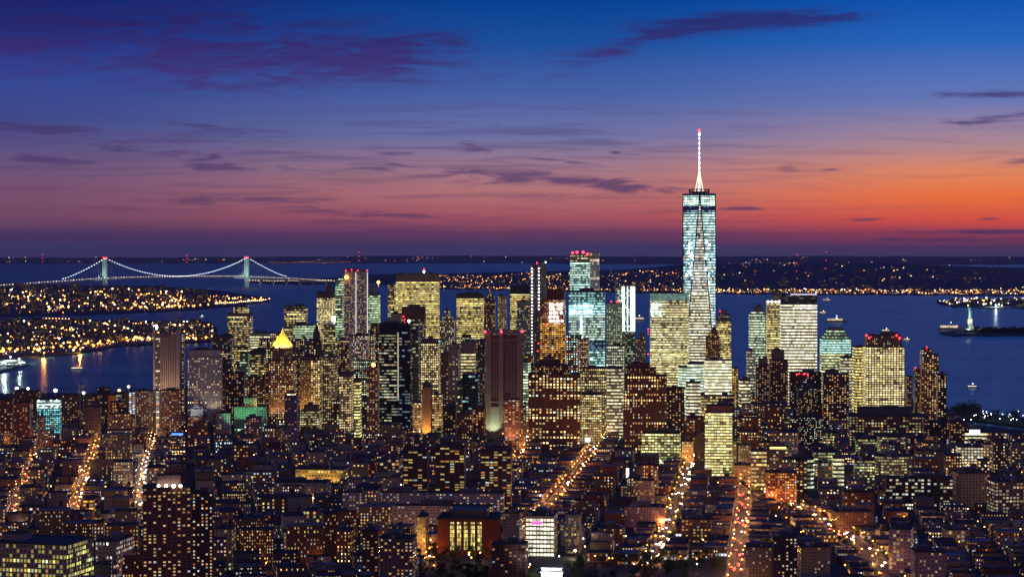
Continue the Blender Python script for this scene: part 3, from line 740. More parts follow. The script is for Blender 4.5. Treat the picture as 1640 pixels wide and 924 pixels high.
# ---------------------------------------------------------------- the tall glass tower with the spire
def glass_tower():
    D = 4570; c = at(1119.5, 500, D); X, Y = c.x, c.y; zt = at(1119, 311, D).z; zb = 60.0
    root = empty('spire_skyscraper', (X, Y, 3)); tag(root, 'tallest tower, tapering blue glass with a lit white spire above the skyline', 'skyscraper')
    ANCH.append((1119, 420, 'the spired glass tower'))
    rl_ = Vector(root.location); yw = math.radians(-3.1 + 1); H = 31.5; Rt = 31.5
    base = [(H * a, H * b) for a, b in ((-1, -1), (1, -1), (1, 1), (-1, 1))]
    top = [(Rt * a, Rt * b) for a, b in ((0, -1), (1, 0), (0, 1), (-1, 0))]
    rot = lambda p: (X + p[0] * math.cos(yw) - p[1] * math.sin(yw), Y + p[0] * math.sin(yw) + p[1] * math.cos(yw))
    base = [Vector((*rot(p), 0)) for p in base]; top = [Vector((*rot(p), 0)) for p in top]
    zr = lambda y: at(1119, y, D).z
    cool = ST(5.0, 5.4, .97, .95, .56, .1, 2.2, .3, (.72, 1, .97), (.16, .38, .45))
    bandsL = [(311, 314, sty(cool, lit=0, wh=0)), (314, 330, sty(cool, lit=1, coh=0, br=2.4, ww=.86, wh=.7, lc=(.72, 1, .88), cw=7.5, ch=5.2)), (330, 336, sty('glass_blue', lit=.03, wc=(.06, .16, .4))), (336, 341, sty('glass_blue', lit=.45, br=1.0, coh=.8, wc=(.08, .2, .4))),
              (341, 366, sty(cool, lit=.98, coh=0, br=2.0, lc=(.7, 1, .95))), (366, 385, sty(cool, lit=.95, br=1.7)), (385, 455, sty(cool, cw=4.6, lit=.94, coh=.1, br=2.4, tint=.7, lc=(.62, .97, 1))), (455, 520, sty(cool, lit=.94, br=1.9, lc=(.8, 1, .95))), (520, 640, sty(cool, lit=.9, br=1.8, lc=(.95, 1, .78)))]
    mid_ = lambda y0, y1, s_: (y0, y1, s_)
    bandsC = [(311, 470, sty(cool, lit=.93, lc=(.95, .95, .85), wc=(.12, .13, .14), br=1.4, cw=3.4, coh=.2)), (470, 640, sty('office_pale', lit=.95, coh=.15, ww=1.0, br=1.8, lc=(1, .97, .74), wc=(.1, .13, .14)))]
    # inverted triangles L and R (wide at the top), upright ones on the faces
    def tri(A, Bv, C, inv, bands, seed):
        """A,B base pair, C apex. inv: pair at the top"""
        q = MB()
        for (y0, y1, s_) in bands:
            z1, z0 = min(zt, zr(y0)), max(zb, zr(y1))
            if z1 <= z0: continue
            def edge(z):
                t = (z - zb) / (zt - zb)
                if inv: a = C.lerp(A, t); b = C.lerp(Bv, t)
                else: a = A.lerp(C, t); b = Bv.lerp(C, t)
                return a, b
            (a0, b0), (a1, b1) = edge(z0), edge(z1)
            ax = (Bv - A).normalized(); o = (A + Bv) / 2; U = lambda p: (p - o).dot(ax) + 40
            d = dict(s_); d['seed'] = seed
            P = lambda p, z: (p.x, p.y, z)
            q.face([P(a0, z0), P(b0, z0), P(b1, z1), P(a1, z1)], [(U(a0), z0), (U(b0), z0), (U(b1), z1), (U(a1), z1)], d)
        return q
    for i in range(4):
        j = (i + 1) % 4
        # upright: base edge i-j, apex top[i]
        (bandsC)
        tri(base[i], base[j], top[i], False, bandsC if i == 0 else bandsL, 40 + i * 9).build('glass_face', FAC, root, loc=rl_)
        # inverted: top edge top[i]-top[j], apex base[j]
        tri(top[i], top[j], base[j], True, bandsL, 80 + i * 9).build('glass_face', FAC, root, loc=rl_)
    # bright edges
    q = MB()
    for i in range(4):
        q.tube(Vector((base[i].x, base[i].y, zb)), Vector((top[i].x, top[i].y, zt)), 1.1, n=4); q.tube(Vector((base[i].x, base[i].y, zb)), Vector((top[i - 1].x, top[i - 1].y, zt)), 1.1, n=4)
    q.build('steel_edges', STEEL, root, loc=rl_)
    q = MB(); fp = [(p.x, p.y) for p in base]
    for i in range(4): q.wall(fp[i], fp[(i + 1) % 4], 3, zb, sty('glass_cool', lit=.5), 9)
    q.build('base_wall', FAC, root, loc=rl_)
    roof_slab(root, [(p.x, p.y) for p in top], zt, over=0, th=1.0)
    q = MB(); q.box(X, Y, zt, zt + 5, 26, 26, yw)
    for k in range(16):
        a = 6.283 * k / 16; q.tube((X + 19 * math.cos(a), Y + 19 * math.sin(a), zt), (X + 20 * math.cos(a), Y + 20 * math.sin(a), zt + 9), .7, n=4)
        b = 6.283 * (k + 1) / 16
        for z in (4, 9): q.tube((X + 19.5 * math.cos(a), Y + 19.5 * math.sin(a), zt + z), (X + 19.5 * math.cos(b), Y + 19.5 * math.sin(b), zt + z), .7, n=4)
    q.build('antenna_ring', STEEL, root, loc=rl_)
    tip = zr(210); sp = MB(); n_ = 9; z0 = zt + 5; zk = zr(281)
    sp.tube((X, Y, z0), (X, Y, zk), 3.0, 2.0, 8)
    for k in range(n_):
        a = zk + (tip - zk) * k / n_; b = zk + (tip - zk) * (k + 1) / n_
        sp.tube((X, Y, a), (X, Y, b), 1.9 - 1.1 * k / n_, 1.4 - 1.0 * k / n_, 8)
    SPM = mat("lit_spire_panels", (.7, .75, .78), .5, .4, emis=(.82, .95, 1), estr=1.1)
    s_ = sp.build('spire', SPM, root, loc=rl_)
    q = MB()
    for k in range(n_): z = zk + (tip - zk) * (k + .5) / n_; q.ball((X, Y - 1, z), 1.7 - .09 * k, n=6, m=4, sz=1.7)
    q.build('spire_lamps', glow(WHITE, 6), s_, loc=rl_)
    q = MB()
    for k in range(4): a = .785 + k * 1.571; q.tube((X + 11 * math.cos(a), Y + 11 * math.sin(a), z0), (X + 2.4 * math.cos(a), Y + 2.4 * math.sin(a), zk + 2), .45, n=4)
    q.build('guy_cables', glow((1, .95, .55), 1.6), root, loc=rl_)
    q = MB(); q.ball((X, Y, tip + 1), 2.6); q.build('beacon_light', glow(RED, 10), root, loc=rl_)
    q = MB(); q.ball((X, Y, tip - 7), 2.0); q.build('beacon_lamp', glow(WHITE, 12), root, loc=rl_)
    wr = random.Random(4)
    for k in range(34):
        sd_ = wr.choice((-1, 1)); y = wr.uniform(386, 452); x = 1119.5 + sd_ * wr.uniform(9, 22); p = at(x, y, D - 33); q = MB(); q.ball(p, wr.uniform(1.1, 2.0), n=6, m=4); q.build('work_light', glow((.8, 1, 1), 6), root, loc=rl_)
    claim(rect(X, Y, 64, 64, yw))
glass_tower()

# ---------------------------------------------------------------- skyline towers, left to right
OT, AT_ = 'office_tower', 'apartment_tower'
def T(*a, **k): return B(*a, **k)
T(OT, 'office tower', 'brown office tower with a stepped dark top, left edge of the skyline cluster', 364, 405, 502, 5200, 40, -3, 'office', tiers=((.25, .85, 492),), cap=6, antenna=486)
T(OT, 'office tower', 'low dark block with lit upper floors left of the stepped brown tower', 340, 376, 538, 5000, 40, -3, 'office_dim', cap=5)
T(OT, 'office tower', 'grey mid-rise slab with yellow rows, beneath the stepped brown tower', 372, 402, 556, 4800, 40, -3, 'office')
T(OT, 'office tower', 'broad pale-roofed office block right of the stepped brown tower', 400, 447, 534, 5100, 60, -3, 'office_pale', cap=5)
T(OT, 'office tower', 'wide waterfront office tower with white banded floors and tall dark slots', 455, 493, 493, 5150, 45, -3, 'office', tiers=((0, .95, 491, 'office_dim', .5),), cap=2)
T(OT, 'office tower', 'lower green-lit slab in front of the banded waterfront tower', 470, 505, 521, 4950, 35, -3, 'office_green')
T(OT, 'office tower', 'slim grid-lit tower with a pale rooftop box, left of the twisting tower', 507, 537, 468, 4950, 35, -3, 'office_grid', cap=12, tiers=((.5, .98, 459, 'blank', .4),), anchor=None)
r_, i_ = T(OT, 'skyscraper', 'tall rippling steel apartment tower with red roof lights and bright corner strips', 551, 590, 434, 4640, 34, -3.1, 'gehry', bands=((442, sty('gehry', lit=.2)), (532, sty('gehry', cw=3.2, lit=.5))), beacons=((554, 433), (563, 432), (573, 433), (588, 433), (555, 444, ORANGE, 3.8, 10)), anchor='the rippled steel tower')
def strip_lights(info, root, xs, y0, y1, col, s_, r_=.6, name='edge_light'):
    for x in xs:
        a, b = at(x, y0, info['D'] - 1.5), at(x, y1, info['D'] - 1.5); q = MB(); q.tube(a, b, r_ * info['D'] / 2330, n=4); q.build(name, glow(col, s_), root, loc=Vector(root.location))
strip_lights(i_, r_, (570, 588.4), 436, 535, (.8, .85, .8), 1.1, .35)
T(OT, 'skyscraper', 'stepped left wing of the rippled steel tower with green-white windows', 537, 551, 450, 4660, 30, -3.1, sty('office_green', lit=.6), tiers=((.4, 1, 445),))
T(OT, 'office tower', 'pale brick podium block with dense small windows below the rippled steel tower', 560, 592, 538, 4450, 34, -3.1, sty('gehry', lit=.6, cw=2.6, wh=.6, br=1.8, lc=(1, .85, .6)))
T(OT, 'office tower', 'green-lit office block right behind the rippled steel tower', 590, 609, 470, 4950, 40, -3.1, 'office_green', cap=4, tiers=((0.1, .6, 459, 'blank', .4),), beacons=((606, 452, ORANGE, 3.2, 10),))
T(OT, 'office tower', 'slim yellow-lit tower on the left edge of the big slab bank tower', 621, 634, 456, 5300, 36, -3.1, 'office')
T(OT, 'office tower', 'huge banded bank slab with a blank ribbed crown and white mast light', 634, 704, 439, 5330, 40, -3.1, sty('office_dense', lit=.93, cw=5, ww=.93, br=1.6), cap=17, beacons=((679, 431), (679, 435, WHITE, 2.4, 8)), anchor='the banded bank slab')
T(OT, 'office tower', 'dark brown blank-topped block with red roof in front of the bank slab', 643, 682, 492, 5000, 40, -3.1, sty('office_dim', wc=(.12, .05, .05)), cap=26, beacons=((646, 507),))
T(OT, 'office tower', 'small ribbed white block with short dark columns beside the dark brown block', 626, 644, 503, 4900, 30, -3.1, sty('office_pale', lit=.1, ww=.5), cap=3)
r_, i_ = T(OT, 'office tower', 'black glass federal slab with scattered white strips and a dark side wing', 607, 661, 519, 3900, 44, -3.1, sty('office_dark', lit=.62, wc=(.02, .025, .04)), cap=12, beacons=((655, 514, (.6, .9, 1), 2.2, 10), (648, 512)), front=((0, .56, sty('office_dark', lit=.62, wc=(.02, .025, .04))), (.56, 1, sty('office_dark', lit=.26, wc=(.015, .025, .06), lc=(.7, .9, 1), br=.9))), anchor='the black federal slab', side=sty('office_dark', lit=.25))
strip_lights(i_, r_, (637.5,), 534, 640, (1, .85, .5), .9, .35)
T(OT, 'office tower', 'narrow grey side wing of the black federal slab', 661, 674, 517, 3930, 44, -3.1, sty('office_dark', lit=.12, wc=(.12, .11, .12)))
T(OT, 'office tower', 'tan stepped government tower with a regular grid of yellow windows', 674, 705, 550, 3900, 40, -3.1, sty('office_grid', lit=.72, wc=(.18, .13, .11)), tiers=((.0, .9, 544, 'blank', .7),))
T(OT, 'office tower', 'pale stepped classical tower with greenish light right of the bank slab', 704, 729, 513, 4900, 34, -3.1, sty('classic', lc=(1, .9, .6), lit=.62), tiers=((.15, .85, 507), (.3, .7, 498, None, .4)))
T(OT, 'office tower', 'square tower packed with yellow banded windows under a dark top edge', 731, 775, 471, 5200, 42, -3.1, sty('office_dense', wc=(.1, .09, .07), ww=.95), cap=9, anchor='the yellow banded tower')
T(OT, 'office tower', 'brown art deco tower with tapering top beside the yellow banded tower', 775, 794, 483, 5180, 34, -3.1, 'deco', tiers=((.1, .9, 475), (.3, .7, 468, None, .5), (.42, .58, 461, None, .3)))
r_, i_ = T(OT, 'office tower', 'slim pale stone tower with a small flat top, alone against the bay', 797, 812, 474, 5250, 24, -3.1, sty('classic', lit=.35, wc=(.42, .38, .3)))
T(OT, 'office tower', 'dark flat-topped tower with sparse bright rows left of the dotted slim tower', 817, 850, 460, 5350, 36, -3.1, sty('office_dense', lit=.82, wc=(.04, .04, .05)), cap=15)
T(OT, 'office tower', 'grey glass mid-height tower with red lamp, in front of the dark flat-topped tower', 828, 850, 483, 4850, 34, -3.1, sty('office_dim', wc=(.2, .2, .19)), cap=8, beacons=((830, 480),))
r_, i_ = T(OT, 'skyscraper', 'slim unfinished tower with two columns of white work lights', 849, 864, 425, 4600, 26, -3.1, sty('apt_dark', lit=.15), beacons=((860, 421),), anchor='the dotted slim tower', pent=False)
def worklights(info, root, xs, y0, y1, n, col, r_, s_, jit=0, name='work_light'):
    rr_ = random.Random(int(xs[0]))
    for x in xs:
        for k in range(n):
            y = y0 + (y1 - y0) * k / max(1, n - 1)
            if rr_.random() < .12: continue
            p = at(x + rr_.uniform(-jit, jit), y, info['D'] - 1.6); q = MB(); q.ball(p, r_ * rr_.uniform(.75, 1.2), n=6, m=4); q.build(name, glow(col, s_), root, loc=Vector(root.location))
worklights(i_, r_, (852, 863), 430, 495, 13, (.85, .93, 1), 1.5, 7)
worklights(i_, r_, (852,), 500, 590, 18, (.85, .93, 1), 1.2, 6)
T(OT, 'skyscraper', 'brown concrete half behind the dotted slim tower', 864, 875, 419, 4640, 26, -3.1, sty('apt_brown', lit=.12, wc=(.2, .14, .12)), beacons=((874, 420, (.6, 1, .6), 1.6, 5),), pent=False)
r_, i_ = T(OT, 'office tower', 'unfinished tower glowing orange inside with brilliant white work lamps', 865, 906, 480, 4350, 34, -3.1, sty('loft_red', lit=.85, cw=4.4, ww=.8, wh=.5, coh=.2, br=1.8, tint=.5, lc=(1, .6, .16), wc=(.12, .06, .05)), tiers=((.25, .95, 464, sty('loft_red', lit=.15, wc=(.18, .06, .05)), .7),), beacons=((876, 520), (862, 550), (861, 562), (907, 543), (907, 555)), bands=((517, sty('loft_red', lit=.5, br=2, lc=(1, .78, .45), wc=(.2, .08, .06))),), anchor='the orange tower', pent=False)
worklights(i_, r_, (882, 887, 893, 899), 488, 514, 5, (1, .92, .8), 2.6, 9, 1.5)
r_, i_ = T(OT, 'skyscraper', 'tall mirror-glass tower with red crown lights and cyan floors', 913, 945, 408, 4600, 34, -3.1, sty('glass_cool', lit=.8, lc=(.7, 1, .9)), bands=((420, sty('office_pale', lit=.4, wc=(.1, .1, .1))), (446, sty('glass_cool', br=1.9, lit=.85, lc=(.75, 1, .85)))), beacons=((917, 405, RED, 2.4, 12), (924, 404, RED, 2.6, 12), (934, 404, RED, 2.6, 12), (941, 407, RED, 2.6, 12)), anchor='the red-crowned tower', pent=False)
T(OT, 'skyscraper', 'smooth mirrored slab with a white rim joined to the red-crowned glass tower', 945, 960, 405, 4610, 30, -3.1, sty('glass_cool', lit=.5, ch=6, ww=1, wh=.8, br=.8, coh=.8, lc=(.9, .75, .6), wc=(.25, .25, .3)), pent=False, beacons=())
r_, i_ = T(OT, 'office tower', 'wide glass block with cyan bands and a blazing line of work lamps', 911, 969, 466, 4500, 34, -3.1, sty('glass_cool', lit=.72, wc=(.05, .12, .16)), cap=2, bands=((488, sty('glass_cool', lit=.5, br=1.2)), (505, sty('glass_cool', lit=.95, br=2.2, coh=0)), (545, sty('glass_cool', lit=.75, br=1.5, lc=(.8, 1, .85))), (562, sty('glass_blue', lit=.4))), anchor='the cyan glass block')
worklights(i_, r_, (914, 921, 928, 935, 942, 947), 490, 499, 2, (.8, 1, .95), 2.5, 10, 1.2); worklights(i_, r_, (931,), 508, 574, 15, (1, .97, .85), 1.7, 9)
worklights(i_, r_, (918, 925, 932, 940, 947), 575, 577, 1, (.8, 1, .9), 2.2, 9)
T(OT, 'office tower', 'slim pale tower with a green-tinted window grid right of the cyan glass block', 971, 997, 486, 4720, 32, -3.1, sty('classic', lit=.6, lc=(.85, 1, .7), cw=5, ww=.5, wc=(.3, .32, .26)), cap=8, tiers=(), beacons=((979, 483), (988, 483), (991, 483)), pent=False)
T(OT, 'office tower', 'pale window-grid block beneath the slim green-tinted tower', 971, 1000, 554, 4350, 30, -3.1, sty('office_pale', lit=.8, cw=3.4, ww=.6, lc=(.9, 1, .75)))
r_, i_ = T(OT, 'skyscraper', 'unfinished tower with blinding vertical white light columns', 989, 1017, 457, 4780, 34, -3.1, sty('office_dim', lit=.5, wc=(.1, .12, .1), lc=(.9, 1, .7)), bands=((464, sty('blank')), (532, sty('glass_cool', lit=.4, lc=(.9, 1, .8)))), anchor='the light columns', pent=False)
for x, w_ in ((998, 1.2), (1005, .35), (1011.5, .9), (1015.5, .9)): strip_lights(i_, r_, (x,), 459, 530, (.8, 1, .86), 3.2, w_, 'light_column')
T(AT_, 'apartment tower', 'small dark riverside apartment tower with two red lamps', 1018, 1034, 543, 4700, 26, -3.1, 'apt_brown', tiers=((.3, .9, 536),), beacons=((1038, 527), (1038, 567)))
r_, i_ = T(OT, 'office tower', 'broad glass tower of warm dense bands with a pale cyan screen on top', 1041, 1103, 470, 4480, 40, -3.1, sty('office_dense', lit=.92, br=1.9, cw=4, lc=(1, .88, .48), wc=(.12, .17, .15)), bands=((481, sty('glass_cool', lit=1, coh=0, ww=.9, wh=.96, br=.32, lc=(.55, .85, .75), wc=(.2, .35, .32))), (590, sty('office_dense', lit=.92, br=1.8, lc=(1, .9, .55), wc=(.1, .17, .15))), (560, 'office_dense')), anchor='the warm banded glass tower')
worklights(i_, r_, (1045, 1051, 1057), 488, 505, 4, (.75, 1, .95), 2.2, 8, 2)
T(OT, 'office tower', 'round-shouldered tower with a dark domed cap just right of the spired tower', 1147, 1171, 512, 5000, 34, -3.1, sty('office_dense', lit=.8), tiers=((.12, .88, 503, 'office_dim'), (.28, .72, 498, 'blank', .4)), beacons=((1153, 498),), cap=3)
T(OT, 'office tower', 'brown art deco telephone building with floodlit arches at its stepped top', 1130, 1154, 541, 4420, 30, -3.1, sty('deco', lit=.5, lc=(1, .62, .24), wc=(.24, .13, .06)), tiers=((.12, .88, 534), (.25, .75, 529, None, .5)))
T(OT, 'office tower', 'glowing white-banded glass block stepping down in front of the deco building', 1128, 1172, 577, 4180, 44, -3.1, sty('office_pale', lit=.97, cw=6, ww=.96, wh=.62, br=1.6, coh=.1, lc=(1, .98, .72)), anchor='the glowing banded block', roof=ROOFL)
T(OT, 'office tower', 'curved mint-white glowing block with striped floors left of the glowing banded block', 1086, 1128, 589, 4120, 60, -3.1, sty('office_green', lit=.98, cw=6, ww=.97, wh=.62, br=1.6, coh=.1, lc=(.85, 1, .8), wc=(.2, .3, .26)), tiers=((.35, 1, 583),), shape='round')
T(OT, 'office tower', 'low glowing annex with tight floors at the foot of the curved mint-white block', 1098, 1122, 613, 3980, 30, -3.1, sty('office_pale', lit=.95, ww=.96, lc=(1, .96, .7)))
T(OT, 'office building', 'narrow golden floodlit block standing by the blue water gap', 1172, 1182, 590, 4100, 22, -3.1, sty('classic', lc=(1, .7, .2), lit=.7, wc=(.5, .36, .1)))
T(OT, 'office building', 'low pale school block beside the golden floodlit block', 1183, 1202, 609, 3950, 30, -3.1, sty('office_pale', lit=.9))
T(OT, 'office tower', 'greenish stepped tower with a dark dome, left of the three riverside towers', 1199, 1226, 503, 4900, 36, -3.1, sty('office_pale', lit=.85, lc=(.85, 1, .75), wc=(.2, .24, .2)), tiers=((.1, .95, 499), (.3, .8, 492, 'blank', .5)))
T(OT, 'office tower', 'pale ribbed slab wing standing below the greenish domed tower', 1195, 1210, 562, 4350, 28, -3.1, sty('office_pale', lit=.6, ww=.9, wh=.3, lc=(.9, .95, .75), wc=(.35, .35, .3)))
r_, i_ = T(OT, 'office tower', 'tan banded tower with a bright white top rim and rounded dark cap', 1227, 1268, 482, 4720, 40, -3.1, sty('office_dense', lit=.8, wc=(.2, .17, .13)), tiers=((.2, .8, 474, 'blank', .6), (.32, .62, 468, 'blank', .4)), anchor='the white-rimmed tan tower')
worklights(i_, r_, (1230, 1236, 1242, 1248, 1254, 1260, 1266), 483, 484, 1, (.9, .95, 1), 2.4, 7)
r_, i_ = T(OT, 'office tower', 'brilliant white banded tower with a dark louvred crown beside the river', 1249, 1309, 472, 4460, 44, -3.1, sty('office_pale', lit=.99, coh=0, cw=3.6, ch=6, ww=.9, wh=.52, br=2.0, lc=(1, .95, .72), wc=(.22, .2, .16)), bands=((487, sty('office_dark', lit=.35, ch=4, wc=(.08, .06, .08), lc=(.8, .8, 1), wh=.3, br=.9)),), anchor='the white tower', pent=False)
strip_lights_h = None
def rim(info, root, x0, x1, y, col, s_, r_=.35):
    a, b = at(x0, y, info['D'] - 2), at(x1, y, info['D'] - 2); q = MB(); q.tube(a, b, r_ * info['D'] / 2330, n=4); q.build('rim_light', glow(col, s_), root, loc=Vector(root.location))
rim(i_, r_, 1266, 1308, 471.5, (.85, .8, 1), 1.6); rim(i_, r_, 1270, 1308, 492.5, (.9, .85, 1), 1.4)
r_, i_ = T(OT, 'office tower', 'pale green tower with a stepped pyramid roof of lit bands', 1313, 1363, 543, 4620, 44, -3.1, sty('office_pale', lit=.9, cw=4, lc=(.95, 1, .6), wc=(.24, .27, .2)), bands=((566, sty('office_green', lit=.95, lc=(.65, 1, .9), br=1.8)),), tiers=((.07, .93, 538, 'office_green', .86), (.14, .86, 533, 'office_green', .74), (.2, .8, 529, 'office_green', .6), (.26, .74, 525.5, 'blank', .5)), cap=0, pent=False, anchor='the stepped pyramid tower')
T(OT, 'office tower', 'short pale turreted block right of the stepped pyramid tower', 1345, 1366, 573, 4350, 30, -3.1, sty('office_pale', lit=.7))
r_, i_ = T(OT, 'office tower', 'tall brown tower with a square window grid and dark crown with red corner lamps', 1383, 1449, 556, 4010, 44, -3.1, sty('office_grid', lit=.93, cw=4.6, ch=4, ww=.7, wh=.56, br=1.9, lc=(1, .86, .5), wc=(.12, .09, .09)), tiers=((.02, .93, 538, sty('office_grid', lit=.25, wc=(.13, .08, .09), ww=.3), .8),), beacons=((1388, 537, RED, 1.6, 10), (1392, 541, RED, 1.6, 10), (1436, 537, RED, 1.6, 10), (1441, 541, RED, 1.6, 10)), anchor='the brown grid tower')
T(OT, 'office tower', 'curved striped wing attached to the left of the brown grid tower', 1365, 1384, 556, 4020, 40, -3.1, sty('office_dense', lit=.85, cw=6, wc=(.12, .1, .1)), shape='round')
T(AT_, 'apartment tower', 'narrow dark block squeezed between the brown grid tower and riverside flats', 1450, 1460, 603, 3900, 24, -3.1, 'apt_brick')
T(AT_, 'apartment tower', 'tallest riverside flats at the skyline right end, brick with a pale roof box', 1473, 1504, 568, 4060, 30, -3.1, sty('apt_brick', lit=.6, br=1.9), tiers=((.0, .6, 560),), beacons=((1484, 556),), anchor='the riverside flats', push=False)
T(AT_, 'apartment tower', 'thin dark stack left of the riverside flats with a single red lamp', 1463, 1473, 592, 4080, 26, -3.1, sty('apt_dark', lit=.5), beacons=((1466, 589),))
T(AT_, 'apartment tower', 'shorter glass-cornered riverside flats on the right shoulder of the skyline', 1499, 1516, 601, 3990, 28, -3.1, sty('apt_dark', lit=.62, br=1.8), )
T(AT_, 'apartment tower', 'blocky dark residential tower with a penthouse, left of two near the river gap', 1210, 1232, 585, 4120, 30, -3.1, sty('apt_dark', lit=.42, wc=(.1, .06, .05)), tiers=((.2, .9, 575, 'blank'),), anchor='the dark residential pair')
T(AT_, 'apartment tower', 'wide brown residential tower joined at the right of the dark residential pair', 1232, 1262, 578, 4140, 34, -3.1, sty('apt_dark', lit=.4, wc=(.13, .07, .06)), tiers=((.1, .8, 561, 'blank', .6),))
T(AT_, 'apartment tower', 'dark tower sprinkled with tiny coloured lights and red lamps on top', 1264, 1316, 597, 4020, 32, -3.1, sty('glitter', lit=.18, cw=2.6, ch=3, wc=(.06, .04, .05)), beacons=((1276, 600), (1280, 598), (1290, 598), (1294, 601), (1287, 599)), anchor='the sprinkled tower')
T(AT_, 'apartment tower', 'brown slab with golden windows just left of the brown grid tower', 1317, 1360, 600, 4000, 30, -3.1, sty('apt_brown', lit=.5, br=1.7), tiers=((.1, .6, 594, 'blank'),))
T(OT, 'office block', 'glittering block hung with sparkling white and gold lights', 1264, 1318, 668, 3600, 30, -3.1, sty('glitter', lit=.42), tank=True, anchor='the glittering block')
T(OT, 'office block', 'tall shed block sparkling with gold dots behind the glittering block', 1276, 1310, 622, 3720, 30, -3.1, sty('glitter', lit=.3, lc=(1, .8, .4)))

# windowless telephone exchange tower: slabs with recessed shafts
def long_lines():
    D = 3800; x0, x1, yt = 778, 838, 532
    cx_, cy_, w, d = fit(x0, x1, D, 40, math.radians(-3.1), yt); yr = math.radians(-3.1); top = at(x0, yt, D).z
    root = empty('windowless_tower', (cx_, cy_, 3)); tag(root, 'windowless brown stone slab tower with red corner beacons and a floodlit foot', 'telephone exchange'); ANCH.append((808, 600, 'the windowless tower'))
    rv = Vector(root.location); claim(rect(cx_, cy_, w, d, yr))
    GR = mat("red_granite", (.33, .25, .21), .8, .2, (.08, .25)); GD = mat("shaft_granite", (.2, .11, .12), .85, .2, (.08, .25))
    def L(x, y): return cx_ + x * math.cos(yr) - y * math.sin(yr), cy_ + x * math.sin(yr) + y * math.cos(yr)
    q = MB(); q.box(cx_, cy_, 3, top - 6, w - 6, d - 6, yr); q.build('core_wall', GD, root, loc=rv)
    q = MB()
    for a, b in ((-.5, -.36), (-.14, -.02), (.36, .5)):
        for s_ in (-1, 1):
            X_, Y_ = L((a + b) / 2 * w, s_ * (d / 2 - 3)); q.box(X_, Y_, 3, top, (b - a) * w, 6, yr)
    for s_ in (-1, 1):
        for b in (-.3, .3):
            X_, Y_ = L(s_ * (w / 2 - 2.5), b * d); q.box(X_, Y_, 3, top - .3, 4.6, d * .22, yr)
    q.build('stone_piers', GR, root, loc=rv)
    q = MB()
    for a, b in ((-.36, -.14), (-.02, .36)):
        n = 5 if b > 0 else 3
        for k in range(n + 1):
            X_, Y_ = L((a + (b - a) * k / n) * w, -(d / 2 - 3.6)); q.box(X_, Y_, 64, top - 8, .7, 1.8, yr)
    q.build('shaft_ribs', GR, root, loc=rv)
    q = MB(); X_, Y_ = L(0, 0); q.box(X_, Y_, top - 14, top - 12, w - 3.4, d - 3.4, yr); q.box(X_, Y_, top - 3, top - .5, w - 3.4, d - 3.4, yr); q.build('vent_lintels', GR, root, loc=rv)
    q = MB()
    for a, b in ((-.36, -.14), (-.02, .36)):
        X_, Y_ = L((a + b) / 2 * w, -(d / 2 - 2.4)); q.box(X_, Y_, 3, 55, (b - a) * w, 3, yr); q.box(X_, Y_, 62, 64, (b - a) * w, 3, yr)
    q.build('base_panels', STONE, root, loc=rv)
    for x in (777, 803, 836):
        q = MB(); q.ball(at(x, 531, D), 2.0); q.build('beacon_light', glow(RED, 12), root, loc=rv)
    for x in (-18, 8):
        X_, Y_ = L(x, -d / 2 - 18); spot((X_, Y_, 6), (*L(x, -d / 2), 40), 7e4, (.75, 1, .6), 80, root)
long_lines()

# ribbed tower by the east river
def ribbed_tower():
    D = 4300; x0, x1, yt = 245, 290, 528; yr = math.radians(3)
    cx_, cy_, w, d = fit(x0, x1, D, 40, yr, yt); top = at(x0, yt, D).z
    root = empty('ribbed_tower', (cx_, cy_, 3)); tag(root, 'pinkish stone tower with tall vertical ribs, alone at the left beside the river', 'office tower'); ANCH.append((268, 560, 'the ribbed stone tower'))
    rv = Vector(root.location); claim(rect(cx_, cy_, w, d, yr))
    def L(x, y): return cx_ + x * math.cos(yr) - y * math.sin(yr), cy_ + x * math.sin(yr) + y * math.cos(yr)
    PK = mat("pink_limestone", (.5, .4, .36), .85, .2, (.06, .2)); PD = mat("rib_shadow_panel", (.3, .2, .17), .85, .2)
    q = MB(); q.box(*L(0, 0), 3, top - 8, w - 3, d - 3, yr); q.build('wall', PD, root, loc=rv)
    q = MB()
    for k in range(8):
        x = -w / 2 + w * .30 + (w * .60) * k / 7; q.box(*L(x, -d / 2 + .7), 3, top - (5 if k > 4 else 14), 2.0, 1.6, yr)
    for k in range(7): q.box(*L(w / 2 - .7, -d / 2 + 3 + (d - 6) * k / 6), 3, top - 4, 1.6, 2.2, yr)
    q.build('stone_ribs', PK, root, loc=rv)
    q = MB(); q.box(*L(-w / 2 + 2, 0), 3, top, 4, d, yr); q.box(*L(w / 2 - 2.5, 0), 3, top - 1, 5, d - 2, yr)
    q.build('stone_piers', PK, root, loc=rv)
    for k_ in (-14, 12): X_, Y_ = L(k_, -d / 2 - 40); spot((X_, Y_, 40), (*L(k_ * .5, -d / 2), 95), 3.5e4, (1, .7, .5), 110, root)  # added spots, stand in for the warm city light on this tower
    q = MB(); a = L(-w / 2 + 4.5, -d / 2 + .9); b = L(-w / 2 + w * .27, -d / 2 + .9)
    q.wall(a, b, 3, at(x0, 541, D).z, sty('office_grid', cw=2.8, ch=4.2, lit=.38, coh=1.2, ww=.6, wh=.6, br=2, lc=(1, .95, .7), wc=(.15, .1, .09)), 31); q.build('window_bay', FAC, root, loc=rv)
    q = MB(); q.ball(at(251, 524, D), 2.2, sz=2); q.build('beacon_lamp', glow((.6, 1, .9), 8), root, loc=rv)
ribbed_tower()
